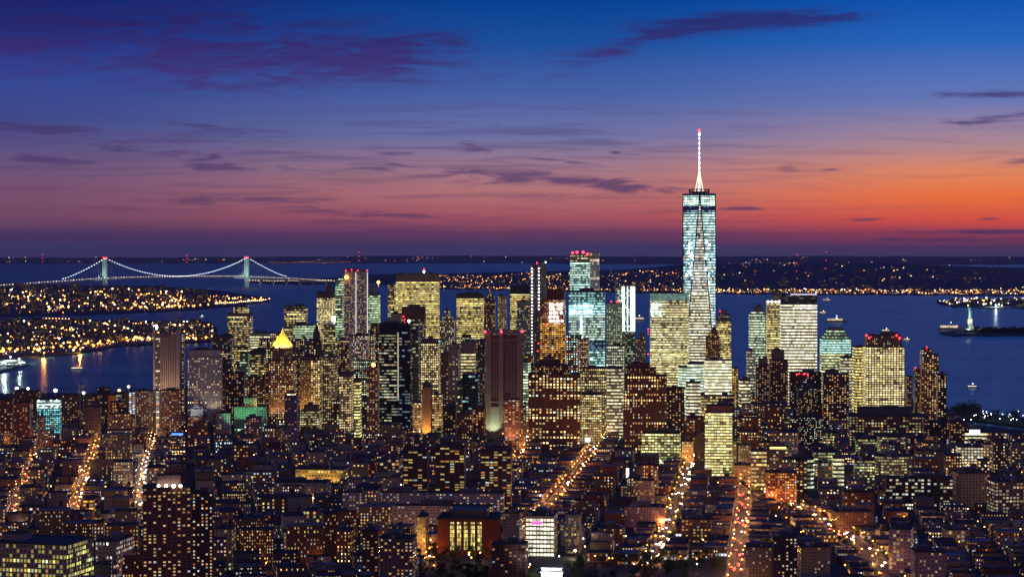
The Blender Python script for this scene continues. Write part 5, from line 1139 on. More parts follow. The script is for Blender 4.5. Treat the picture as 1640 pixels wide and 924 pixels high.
FB('office_block', 'office block', 'broad dark-roofed loft with tall lit attic windows', 485, 533, 818, 2510, 40, -6, sty('loft_dim', lit=.32, cw=3.6, br=2, lc=(1, .9, .4), wc=(.3, .25, .18)), tiers=(), tank=True)
FB('apartment_block', 'apartment block', 'long white slab with tidy rows of small windows, left half', 548, 686, 789, 2590, 22, -3, sty('apt_pale', cw=3.8, ch=3.2, ww=.5, lit=.3, br=1.9, wc=(.34, .33, .36)), anchor='the long white slabs')
FB('apartment_block', 'apartment block', 'long white slab with tidy rows of small windows, right half', 687, 808, 790, 2580, 22, -3, sty('apt_pale', cw=3.8, ch=3.2, ww=.5, lit=.36, br=1.9, wc=(.34, .33, .36)))
FB('apartment_block', 'apartment block', 'nearer parallel white slab, seen below the long white slabs', 620, 790, 810, 2520, 16, -3, sty('apt_pale', cw=3.8, ch=3.2, ww=.5, lit=.26, br=1.9, wc=(.32, .29, .32)))
FB('apartment_block', 'apartment block', 'dark foreground block with scattered orange windows, left of centre', 580, 612, 850, 2200, 24, -6, sty('apt_brown', lit=.22, cw=3.6))
FB('apartment_block', 'apartment block', 'brown-grey foreground tower with stacked bright windows left of the library', 608, 668, 862, 2130, 28, -6, sty('apt_brown', lit=.36, cw=3.8, wc=(.16, .12, .11), br=1.8), tank=True)
FB('apartment_block', 'apartment block', 'amber-lit narrow facade building directly left of the library', 668, 688, 828, 2400, 30, -6, sty('classic', lit=.35, wc=(.45, .34, .16)), flood=((1, .7, .2), 1e4, .3))
FB('apartment_block', 'apartment block', 'dim stone foreground block directly right of the library', 805, 836, 822, 2330, 26, -6, sty('apt_dark', lit=.12, wc=(.16, .11, .11)), tiers=((.3, .75, 815, 'blank'),))
FB('apartment_block', 'apartment block', 'lower brown foreground block with few lit windows right of the library', 787, 846, 872, 2170, 26, -6, sty('apt_brown', lit=.26, cw=3.8))
FB('apartment_block', 'apartment block', 'dark chunky building with a row of bright windows, right of the glass centre', 960, 1000, 846, 2450, 30, -6, sty('apt_brown', lit=.3, cw=4, br=1.9))
FB('apartment_block', 'apartment block', 'pink stone apartment row with many tall windows above the avenue', 1000, 1066, 812, 2630, 26, -6, sty('apt_pale', lit=.14, cw=3.6, ww=.36, wh=.6, wc=(.36, .24, .26)))
FB('apartment_block', 'apartment block', 'bulky brown block with a yellow top row and teal-lit entrance', 1091, 1140, 832, 2500, 30, -6, sty('apt_brown', lit=.42, cw=3.8, br=1.9, wc=(.13, .08, .06)), anchor='the bulky yellow-top block')
FB('apartment_block', 'apartment block', 'pale stone apartment block in the lower right of the red avenue', 1194, 1236, 876, 2150, 26, -6, sty('apt_tan', lit=.2, wc=(.26, .22, .2)))
FB('apartment_block', 'apartment block', 'dark tall foreground block dotted with white windows, right of the red avenue', 1238, 1277, 861, 2120, 26, -6, sty('apt_dark', lit=.42, br=1.7, lc=(1, .85, .62)))
FB('apartment_block', 'apartment block', 'cream foreground block with blue roof and orange windows', 1276, 1330, 876, 2200, 24, 3, sty('apt_tan', lit=.2))
FB('loft_building', 'loft building', 'violet-lit corner building with tall window bays near the diagonal avenue', 1424, 1463, 848, 2270, 34, -14, sty('loft_dim', cw=3.6, ch=3.8, lit=.34, br=1.7, wc=(.26, .2, .32), lc=(1, .85, .4)), anchor='the violet corner building')  # violet light put into the wall colour
FB('apartment_block', 'apartment block', 'pink-tan foreground apartment block with scalloped parapet', 1459, 1515, 884, 2030, 26, -2, sty('apt_tan', cw=3.2, ch=3.1, ww=.42, lit=.22, br=2, wc=(.46, .32, .26)), anchor='the scalloped pink-tan block')
FB('loft_building', 'loft building', 'cream low loft with deep arched bays right of the violet corner', 1508, 1552, 849, 2470, 30, 3, sty('loft_cream', lit=.28, cw=4.4, wc=(.44, .4, .28)))
FB('loft_building', 'loft building', 'cream striped loft behind the diagonal avenue trees', 1402, 1424, 850, 2500, 24, 3, sty('loft_cream', lit=.3))
FB('loft_building', 'loft building', 'long brown loft above the diagonal avenue, plain dark roof', 1330, 1398, 820, 2590, 30, 5, sty('apt_brown', lit=.14, wc=(.2, .12, .09)))
FB('loft_building', 'loft building', 'warm-lit brown building behind the long brown loft', 1348, 1400, 789, 2780, 30, -2, sty('loft_red', lit=.22, cw=4, wc=(.2, .1, .06)))

# the sandstone library with tall window bays
def library():
    D = 2400; x0, x1 = 701, 803; yr = math.radians(-4); yt = 832
    cx_, cy_, w, d = fit(x0, x1, D, 55, yr, yt); top = at(x0, yt, D).z; zb = 3
    root = empty('library_building', (cx_, cy_, zb)); tag(root, 'square red sandstone library with five tall yellow-lit window bays', 'library'); ANCH.append((752, 850, 'the red library'))
    rv = Vector(root.location); claim(rect(cx_, cy_, w, d, yr))
    def L(x, y): return cx_ + x * math.cos(yr) - y * math.sin(yr), cy_ + x * math.sin(yr) + y * math.cos(yr)
    bays = [-.26 + .115 * k for k in range(5)]; bw = .072
    q = MB(); ht = top - zb
    # front wall built as piers so that the bays are real recesses
    edges = [-.5] + [v for b in bays for v in (b - bw / 2, b + bw / 2)] + [.5]
    for k in range(0, len(edges), 2):
        a, b = edges[k] * w, edges[k + 1] * w; q.box(*L((a + b) / 2, -d / 2 + 1.5), zb, top, b - a, 3, yr)
    q.box(*L(0, 1.6), zb, top - .3, w - .6, d - 3.4, yr)
    for b in bays: q.box(*L(b * w, -d / 2 + 1.6), top - ht * .16, top - ht * .13, bw * w, 2.6, yr); q.box(*L(b * w, -d / 2 + 1.6), top - 2.4, top - .02, bw * w, 2.7, yr); q.box(*L(b * w, -d / 2 + 1.6), zb, zb + 5, bw * w, 2.6, yr)
    q.build('wall', BRICKR, root, loc=rv)
    roof_slab(root, rect(cx_, cy_, w, d, yr), top, over=1.0, th=1.6)
    q = MB(); q.box(cx_, cy_, top + .3, top + 9, w * .62, d * .6, yr); q.build('penthouse', STEEL, root, loc=rv)
    st_ = ST(1.7, 4.0, .93, .72, .84, .05, 1.25, .2, (1, .93, .38), (.1, .05, .03))
    for n_, b in enumerate(bays):
        a_, b_ = L((b - bw / 2) * w + .02, -d / 2 + 2.0), L((b + bw / 2) * w - .02, -d / 2 + 2.0)
        q = MB(); q.wall(a_, b_, zb + 5, top - ht * .16, st_, 50 + n_ * 7); q.build('window', FAC, root, loc=rv)
        q = MB(); q.wall(a_, b_, top - ht * .13, top - 2.4, sty(st_, lit=.8, cw=2.6, br=1.6), 90 + n_ * 7); q.build('window', FAC, root, loc=rv)
library()
# glass student centre
def glass_centre():
    root, i = B('glass_building', 'university building', 'glass university centre with white-lit floors and a pink-violet lit top window', 842, 893, 826, 2390, 42, -6.3, sty('office_pale', cw=3.8, ch=4.4, ww=.82, wh=.6, lit=.96, coh=.1, br=1.9, lc=(1, 1, .8), wc=(.3, .28, .24)), side=sty('loft_cream', lit=.15, cw=8, wc=(.5, .44, .34)), cap=2, anchor='the white-lit glass centre', roof=ROOF)
    q = MB(); c = at(860, 837, i['D'] - 1); q.box(c.x, c.y, c.z - 1.6, c.z + 1.6, 11, .6, i['yaw']); q.build('coloured_window', glow((1, .12, .5), 1.6), root, loc=Vector(root.location))
glass_centre()
# white marble arch
def arch():
    D = 2150; c = at(884, 915, D); zt = at(884, 908, D).z; root = empty('marble_arch', (c.x, c.y, 3)); tag(root, 'white marble triumphal arch, brilliantly floodlit at the bottom of the picture', 'arch'); ANCH.append((884, 912, 'the floodlit arch'))
    rv = Vector(root.location); X, Y = c.x, c.y; yr = math.radians(-6.3); claim(rect(X, Y, 24, 12, yr))
    q = MB(); N = 20; hw = 9.6; ow = 4.6; sp_ = 3 + 9.5; zc = sp_ + ow
    def P(x, y, z): return (X + x * math.cos(yr) - y * math.sin(yr), Y + x * math.sin(yr) + y * math.cos(yr), z)
    outer = [(-ow, 3)] + [(ow * math.cos(math.pi - math.pi * k / N), sp_ + ow * math.sin(math.pi * k / N)) for k in range(N + 1)] + [(ow, 3)]
    za = zt - 4.6
    for s_ in (-3.2, 3.2):
        pts = [P(x, s_, z) for x, z in outer]
        for k in range(len(outer) - 1):
            x0, z0 = outer[k]; x1, z1 = outer[k + 1]
            f = [P(x0, s_, z0), P(x1, s_, z1), P(x1, s_, za), P(x0, s_, za)]
            if k == 0 or k == len(outer) - 2: continue
            q.face(f if s_ > 0 else f[::-1])
        for a, b in ((-hw, -ow), (ow, hw)):
            f = [P(a, s_, 3), P(b, s_, 3), P(b, s_, za), P(a, s_, za)]; q.face(f)
    for k in range(len(outer) - 1):
        (x0, z0), (x1, z1) = outer[k], outer[k + 1]; q.face([P(x0, -3.2, z0), P(x1, -3.2, z1), P(x1, 3.2, z1), P(x0, 3.2, z0)])
    for s_ in (-hw, hw): q.face([P(s_, -3.2, 3), P(s_, 3.2, 3), P(s_, 3.2, za), P(s_, -3.2, za)])
    q.build('piers', WMARB, root, loc=rv)
    q = MB(); q.box(X, Y, za + .01, za + 1, 21, 8.2, yr); q.box(X, Y, za + 1, zt - .8, 18.6, 6, yr); q.box(X, Y, zt - .8, zt, 20, 7, yr); q.build('attic', WMARB, root, loc=rv)
    for s_ in (-7.2, 7.2):
        q = MB(); a = P(s_, -3.6, 3); q.box(a[0], a[1], 3, 8, 2.4, 1.2, yr); q.tube(P(s_, -3.8, 8), P(s_, -3.8, 12), .9, .6, 8); q.build('statue', WMARB, root, loc=rv)
    for dx in (-9, 9): spot((X + dx, Y - 24, 4), (X + dx * .4, Y, 17), 9e4, (1, .98, .93), 70, root)
    spot((X, Y - 14, 12), (X, Y, 24), 2e4, (1, .98, .93), 100, root)
arch()
# tower crane beside the light columns
def crane(px, y0, y1, D, lb):
    c = at(px, y1, D); root = empty('tower_crane', (c.x, c.y, 3)); tag(root, lb, 'crane'); rv = Vector(root.location); zt = at(px, y0, D).z
    q = MB(); q.tube((c.x, c.y, 3), (c.x, c.y, zt - 25), 1.2, n=4); q.build('mast', LSTEEL, root, loc=rv)
    q = MB(); q.tube((c.x, c.y, zt - 25), (c.x - 16, c.y, zt + 8), .7, .4, 4); q.build('jib', LSTEEL, root, loc=rv)
    q = MB(); q.tube((c.x, c.y, zt - 25), (c.x + 9, c.y, zt - 24), 1.1, n=4); q.box(c.x + 9, c.y, zt - 28, zt - 24, 3, 3); q.build('counterweight', LSTEEL, root, loc=rv)
crane(986, 430, 600, 4810, 'thin pale tower crane left of the white light columns')
crane(127, 596, 650, 4350, 'dark crane leaning over the river behind the housing slabs')
# ---------------------------------------------------------------- boats
def boat(px, py, L_, lb, deck=True, glowc=WARM, s_=7, yaw=0.0):
    p = G(px, py, 0, True); z = p.z; root = empty('ferry' if L_ > 30 else 'boat', (p.x, p.y, z)); tag(root, lb, 'ferry' if L_ > 30 else 'boat'); root.rotation_euler[2] = yaw
    q = MB(); w = L_ * .22; h = L_ * .08
    pts = [(-L_ / 2, -w / 2), (L_ * .3, -w / 2), (L_ / 2, 0), (L_ * .3, w / 2), (-L_ / 2, w / 2)]
    lo = [(x * .93, y * .8, -.5) for x, y in pts]; hi = [(x, y, h) for x, y in pts]
    for i in range(5): j = (i + 1) % 5; q.face([lo[i], lo[j], hi[j], hi[i]])
    q.face(hi); q.build('hull', LSTEEL, root)
    q = MB(); st_ = ST(2.5, 2.6, .95, .8, .55, 0, 2.2, .2, (1, .85, .6), (.6, .6, .58)); f = [(-L_ * .4, -w * .38), (L_ * .25, -w * .38), (L_ * .25, w * .38), (-L_ * .4, w * .38)]
    for i in range(4): q.wall(f[i], f[(i + 1) % 4], h, h + L_ * .09, st_, 5)
    q.face([(x, y, h + L_ * .09) for x, y in f]); q.build('cabin', FAC, root)
    q = MB(); q.tube((0, 0, h + L_ * .09), (0, 0, h + L_ * .2), .3, n=5); q.build('mast', STEEL, root)
    q = MB(); q.ball((0, 0, h + L_ * .2), max(.8, p.y / 2330 * .38), n=6, m=4); q.build('mast_lamp', glow(glowc, s_), root)
    return root
boat(1340, 516, 90, 'brightly lit ferry on the bay above the stepped pyramid tower', glowc=(1, .8, .55), s_=12)
boat(1319, 502, 40, 'small boat with an orange lamp on the bay, upper one of two', glowc=ORANGE, s_=12)
boat(1420, 531, 40, 'small golden-lit boat above the brown grid tower', glowc=WARM, s_=10)
boat(1453, 545, 30, 'tiny boat with a dim lamp right of the golden-lit boat', glowc=WARM, s_=6)
boat(1024, 513, 70, 'pale lit ferry on the water between two towers', glowc=WARM, s_=8)
boat(1523, 528, 95, 'long lit ferry moored at the left tip of the statue island', glowc=(.8, 1, .9), s_=6)
boat(125, 592, 40, 'small boat on the east river with a red stern lamp', glowc=RED, s_=8, yaw=.2)
boat(1558, 621, 32, 'lone boat with a white lamp on the river at right', glowc=WHITE, s_=12, yaw=-.3)
boat(1325, 482, 55, 'dark tug crossing the bay below the far shore', glowc=WHITE, s_=2)
boat(324, 508, 26, 'distant boat with a green lamp on the upper bay', glowc=(.2, 1, .5), s_=8)

# riverside pier with floodlights, and lights that streak the water
q = MB(); pp = [G(x, y, 0) for x, y in ((-40, 604), (-40, 581), (36, 577), (44, 585), (20, 590))]
tag(slab('ferry_pier', [(p.x, p.y) for p in pp], 2.5, PAVE), None, None, kind='structure')
B('pier_shed', 'shed', 'long white-lit ferry shed on the pier at the left edge', -20, 30, 581, 6000, 40, 3, sty('office_pale', lit=.95, lc=(.8, 1, .9)), z0=2.5, pent=False, push=False)
for k, (x, y, col, e_, lb) in enumerate(((6, 588, (.75, 1, .85), 1.6e6, 'blazing green-white floodlight on the ferry pier, nearest of three'), (30, 583, (.8, 1, .85), 8e5, 'green-white floodlight at the tip of the ferry pier'), (16, 580, (.85, 1, .9), 6e5, 'green-white floodlight behind the ferry shed'), (128, 567, ORANGE, 5e5, 'orange floodlight at the corner of the near island'), (70, 573, ORANGE, 5e5, 'orange floodlight on the near island quay, middle one'), (160, 553, ORANGE, 2.5e5, 'orange floodlight on the near island north shore'), (1552, 534, (.6, 1, .8), 9e5, 'greenish floodlight at the foot of the lit statue'), (1595, 493, (.8, 1, .95), 1.6e6, 'white floodlight on the port terminal quay'), (1340, 515, WHITE, 5e5, 'white deck floodlight beside the brightly lit ferry'))):
    p = G(x, y, 0, True); p = Vector((p.x, p.y + 6, zsea(p.x, p.y))); root = empty('quay_floodlight', p); tag(root, lb, 'floodlight')
    q = MB(); q.tube((0, 0, -2), (0, 0, 14), .4, .25, 6); q.build('mast', STEEL, root)
    q = MB(); q.box(0, 0, 13, 15, 4, 1.5); q.ball((0, -1, 14), p.y / 2330 * .55, n=8, m=5); q.build('lamp_head', glow(col, 8), root)
    l_ = bpy.data.lights.new('quay_bulb', 'POINT'); l_.energy = e_ * .4; l_.color = col; l_.shadow_soft_size = 3; o = link(bpy.data.objects.new('quay_bulb', l_), root); o.location = (0, -6, 14)
# ---------------------------------------------------------------- streets
ST_PX = [
 ('left_outer_street', [(18, 830), (24, 815), (36, 793), (50, 752), (62, 730), (70, 705)], .8),
 ('left_inner_street', [(118, 835), (129, 790), (141, 757), (151, 729), (158, 706)], 1.0),
 ('market_street', [(214, 868), (228, 777), (231, 750), (241, 721), (246, 700)], 1.0),
 ('tower_street', [(826, 742), (837, 713), (842, 692), (845, 672)], 1.0),
 ('main_avenue', [(845, 862), (862, 833), (880, 812), (905, 783), (940, 738), (965, 697), (985, 664), (996, 635)], 1.3),
 ('village_avenue', [(1040, 905), (1062, 868), (1075, 832), (1090, 790), (1103, 752), (1112, 722)], 1.0),
 ('red_avenue', [(1173, 960), (1180, 900), (1186, 850), (1192, 800), (1194, 760)], 1.0),
 ('diagonal_avenue', [(1440, 950), (1395, 890), (1352, 858), (1310, 832), (1268, 812), (1225, 790), (1194, 770)], 1.3),
 ('arch_street', [(690, 905), (678, 880), (672, 868)], .7)]
STREETS = []
RW = {'main_avenue': 8, 'diagonal_avenue': 12, 'red_avenue': 7, 'village_avenue': 8, 'tower_street': 6}
RW = {k[0]: RW.get(k[0], 4) for k in ST_PX}
from mathutils.geometry import intersect_point_line
for nm, px, wgt in ST_PX:
    pts = [G(x, y) for x, y in px]; STREETS.append((nm, pts, wgt))
    w = RW[nm]
    for part, w0, w1, z, m in (('road', 0, w, 3.02, ASPH), ('pavement', w, w + 3, 3.14, PAVE)):
        q = MB(); nrm = []
        for i in range(len(pts)):
            a = pts[max(0, i - 1)]; b = pts[min(len(pts) - 1, i + 1)]; t = (b - a); t.z = 0; t.normalize(); nrm.append(Vector((-t.y, t.x, 0)))
        for i in range(len(pts) - 1):
            sides = ((-w1, w1),) if part == 'road' else ((-w1, -w0), (w0, w1))
            for s0, s1 in sides:
                A0, A1 = pts[i] + nrm[i] * s0, pts[i] + nrm[i] * s1; B0, B1 = pts[i + 1] + nrm[i + 1] * s0, pts[i + 1] + nrm[i + 1] * s1
                f = [Vector((p.x, p.y, z)) for p in (A0, B0, B1, A1)]; q.face(f if (f[1] - f[0]).cross(f[2] - f[0]).z > 0 else f[::-1])
                if part == 'pavement':
                    e0, e1 = (A1, B1) if s0 < 0 else (A0, B0); q.face([(e0.x, e0.y, 3.02), (e1.x, e1.y, 3.02), (e1.x, e1.y, z), (e0.x, e0.y, z)])
        tag(q.build(part, m), None, None, kind='structure')
    q = MB()
    for i in range(len(pts) - 1):
        L_ = (pts[i + 1] - pts[i]).length; t = (pts[i + 1] - pts[i]).normalized(); n_ = Vector((-t.y, t.x, 0)); k = 4
        while k < L_ - 4:
            p = pts[i] + t * k; yaw = math.atan2(t.y, t.x)
            for o in (-2.4, 0, 2.4):
                c = p + n_ * o; c0, s0 = t * 1.5, n_ * .12; f = [(c - c0 - s0), (c + c0 - s0), (c + c0 + s0), (c - c0 + s0)]; q.face([(v.x, v.y, 3.03) for v in f])
            k += 9
    tag(q.build('road_marking', PAINT), None, None, kind='structure')
def street_dist(x, y, edge=False):
    best = 1e9
    for nm, pts, wgt in STREETS:
        for a, b in zip(pts, pts[1:]):
            vx, vy = b.x - a.x, b.y - a.y; L2 = vx * vx + vy * vy; t = max(0, min(1, ((x - a.x) * vx + (y - a.y) * vy) / L2))
            d = math.hypot(a.x + vx * t - x, a.y + vy * t - y) - (RW[nm] if edge else 0)
            if d < best: best = d
    return best
# park areas kept free of houses
PARK = [[G(x, y) for x, y in ((660, 1010), (672, 880), (760, 878), (850, 890), (905, 893), (1000, 902), (1150, 893), (1165, 1010))],
        [G(x, y) for x, y in ((1325, 852), (1352, 862), (1375, 880), (1330, 884))], [G(x, y) for x, y in ((290, 700), (332, 690), (345, 700), (300, 712))]]
def inpoly(x, y, P):
    c = False; n = len(P)
    for i in range(n):
        a, b = P[i], P[i - 1]
        if (a.y > y) != (b.y > y) and x < (b.x - a.x) * (y - a.y) / (b.y - a.y) + a.x: c = not c
    return c
# ---------------------------------------------------------------- low city blocks between the streets
rg = random.Random(21)
# mid-rise blocks that stand out of the low roofs
MID = []
def midrise(n, xr, yr_, Dr, hr, litr, seed):
    r_ = random.Random(seed); k = 0; tries = 0
    while k < n and tries < 4000:
        tries += 1
        px = r_.uniform(*xr); yt = r_.uniform(*yr_); D = r_.uniform(*Dr); h = at(px, yt, D).z - 3
        if not hr[0] < h < hr[1]: continue
        w = r_.uniform(14, 36); d = r_.uniform(18, 34); wp = w / D * F
        if D < 4290 and any(a_ < px + wp / 2 and px - wp / 2 < b_ and yt < y_ for a_, b_, y_ in ((930, 1004, 900), (822, 852, 760), (775, 815, 700), (640, 825, 790), (300, 335, 690), (370, 435, 700), (1020, 1092, 740), (1126, 1176, 770), (225, 345, 924), (-20, 104, 800), (112, 166, 830), (10, 60, 860), (695, 900, 924), (1070, 1130, 900), (404, 560, 815), (330, 368, 770), (420, 480, 722), (655, 712, 712), (528, 576, 690), (478, 518, 690), (568, 650, 765))): continue
        yw = math.radians(8 if px < 545 else -6.3); X_ = at(px, yt, D).x; fp = rect(X_, D, w, d, yw)
        if clash(fp, 2) or (D < 4290 and min(street_dist(*p, True) for p in fp) < 6): continue
        claim(fp); MID.append((X_, D, w, d, yw, h)); k += 1
midrise(120, (60, 1270), (642, 712), (3050, 4250), (24, 74), None, 3)
midrise(44, (-10, 1190), (735, 850), (2330, 3050), (26, 52), None, 8)
midrise(16, (1200, 1640), (700, 760), (2900, 3500), (24, 46), None, 9)
midrise(75, (372, 1000), (528, 640), (4300, 5500), (55, 200), None, 15)
print('MID', len(MID))
BRK = [('dark red brick', (.15, .065, .05)), ('brown brick', (.16, .11, .08)), ('grey brick', (.17, .165, .16)), ('pale stone', (.36, .33, .3)), ('tan brick', (.30, .21, .13)), ('grey stone', (.22, .21, .21)), ('cream', (.42, .36, .27)), ('rust brick', (.26, .11, .06)), ('dark grey', (.10, .095, .11)), ('pinkish brick', (.30, .17, .14))]
cand = []
def gen_zone(phi, ox, oy, arange, brange, keep):
    a = (math.sin(phi), math.cos(phi)); b = (math.cos(phi), -math.sin(phi))
    A0 = arange[0]
    while A0 < arange[1]:
        bl = rg.choice((62, 118, 125)); B0 = brange[0]
        while B0 < brange[1]:
            bw = 58
            for col_ in (0, 1):
                k = 0
                while k < bl - 8:
                    w = rg.choice((8, 10, 13, 15, 18, 22, 30)); 
                    if k + w > bl: w = bl - k
                    if w < 7: break
                    dep = rg.uniform(20, 27); la = A0 + k + w / 2; lb_ = B0 + (dep / 2 if col_ == 0 else bw - dep / 2); k += w + .1
                    x = ox + a[0] * la + b[0] * lb_; y = oy + a[1] * la + b[1] * lb_
                    if not keep(x, y): continue
                    cand.append((x, y, dep, w - .15, -phi))
            B0 += bw + 13
        A0 += bl + 15
# rows fronting the lit streets
def street_rows():
    for nm, pts, wgt in STREETS:
        for sd in (-1, 1):
            L0 = [0]
            for a_, b_ in zip(pts, pts[1:]): L0.append(L0[-1] + (b_ - a_).length)
            k = 2.0
            while k < L0[-1] - 6:
                w = rg.choice((10, 13, 16, 20, 24, 28)); m_ = k + w / 2
                for i in range(len(pts) - 1):
                    if L0[i] <= m_ <= L0[i + 1]:
                        t = (pts[i + 1] - pts[i]).normalized(); p = pts[i] + t * (m_ - L0[i]); n_ = Vector((-t.y, t.x, 0)); dep = rg.uniform(18, 24); off = RW[nm] + 3.6 + dep / 2
                        c = p + n_ * sd * off; cand.append((c.x, c.y, dep, w - .15, math.atan2(t.y, t.x) - math.pi / 2)); break
                k += w + .1
                if rg.random() < .1: k += 12
oR = G(865, 812); oL = G(141, 757)
bound = lambda y: -(y - 2000) * .075 - 120 + (y - 2000) * .0
def inview(x, y):
    px, _ = proj((x, y, 20)); return -40 < px < 1690 and 1930 < y < 4250
street_rows(); NSR = len(cand)
gen_zone(math.radians(6.3), oR.x, oR.y, (-980, 1700), (-900, 1500), lambda x, y: inview(x, y) and proj((x, y, 10))[0] > 545)
gen_zone(math.radians(-8), oL.x, oL.y, (-1150, 1600), (-420, 900), lambda x, y: inview(x, y) and proj((x, y, 10))[0] < 535)
gen_zone(math.radians(-8), oL.x, oL.y, (-1150, 1600), (300, 1000), lambda x, y: inview(x, y) and 500 < proj((x, y, 10))[0] < 640)
cz = cand[NSR:]; rg.shuffle(cz); cz.sort(key=lambda c: c[1] // 60); cand = cand[:NSR] + cz
def keep_height(x, y, w):
    """roofs stay under the sight line to the landmark feet and the streets"""
    base = rg.choice((10, 11, 13, 14, 15, 16, 17, 18, 20, 22))
    if rg.random() < .14: base = rg.uniform(24, 38)
    if y > 3200: base = min(base, 19)
    pq = proj((x, y, 10))[0]
    if pq > 1500: base = min(base, rg.uniform(10, 14))
    elif pq > 1290: base = min(base, rg.uniform(11, 17))
    return base
shore = [G(x, y) for x, y in ((1460, 640), (1518, 652), (1540, 676), (1640, 689), (1800, 712))]
INF = []
for (x, y, w, d, yw) in cand:
    if any(inpoly(x, y, P) for P in PARK): continue
    pxx = proj((x, y, 3))
    # river edges
    lim = 632 if pxx[0] < 245 else (690 if pxx[0] > 1540 else (662 if pxx[0] > 1480 else 600))
    if pxx[1] < lim + 2: continue
    if pxx[0] > 1540 and pxx[1] < 700: continue
    sd = street_dist(x, y)
    fp = rect(x, y, w, d, yw)
    if sd < 14 + min(w, d) * .8 and min(street_dist(*p, True) for p in fp) < 3.3: continue
    if y < 1930 or not (-60 < pxx[0] < 1700): continue
    if clash(fp, 1.0): continue
    hh = keep_height(x, y, w)
    for nm, cap_ in (('main_avenue', 11), ('diagonal_avenue', 8.5), ('village_avenue', 11), ('red_avenue', 11), ('tower_street', 11)):
        pts = [s for s in STREETS if s[0] == nm][0][1]
        for a_, b_ in zip(pts, pts[1:]):
            vx, vy = b_.x - a_.x, b_.y - a_.y; L2 = vx * vx + vy * vy; t = max(0, min(1, ((x - a_.x) * vx + (y - a_.y) * vy) / L2))
            if math.hypot(a_.x + vx * t - x, a_.y + vy * t - y) < RW[nm] + 46: hh = min(hh, cap_ + rg.uniform(-2, 2))
    claim(fp); INF.append((x, y, w, d, yw, hh, sd))
print('INFILL', len(INF)); NINF = len(INF)
for (x, y, w, d, yw, h) in MID: INF.append((x, y, w, d, yw, h, 99))
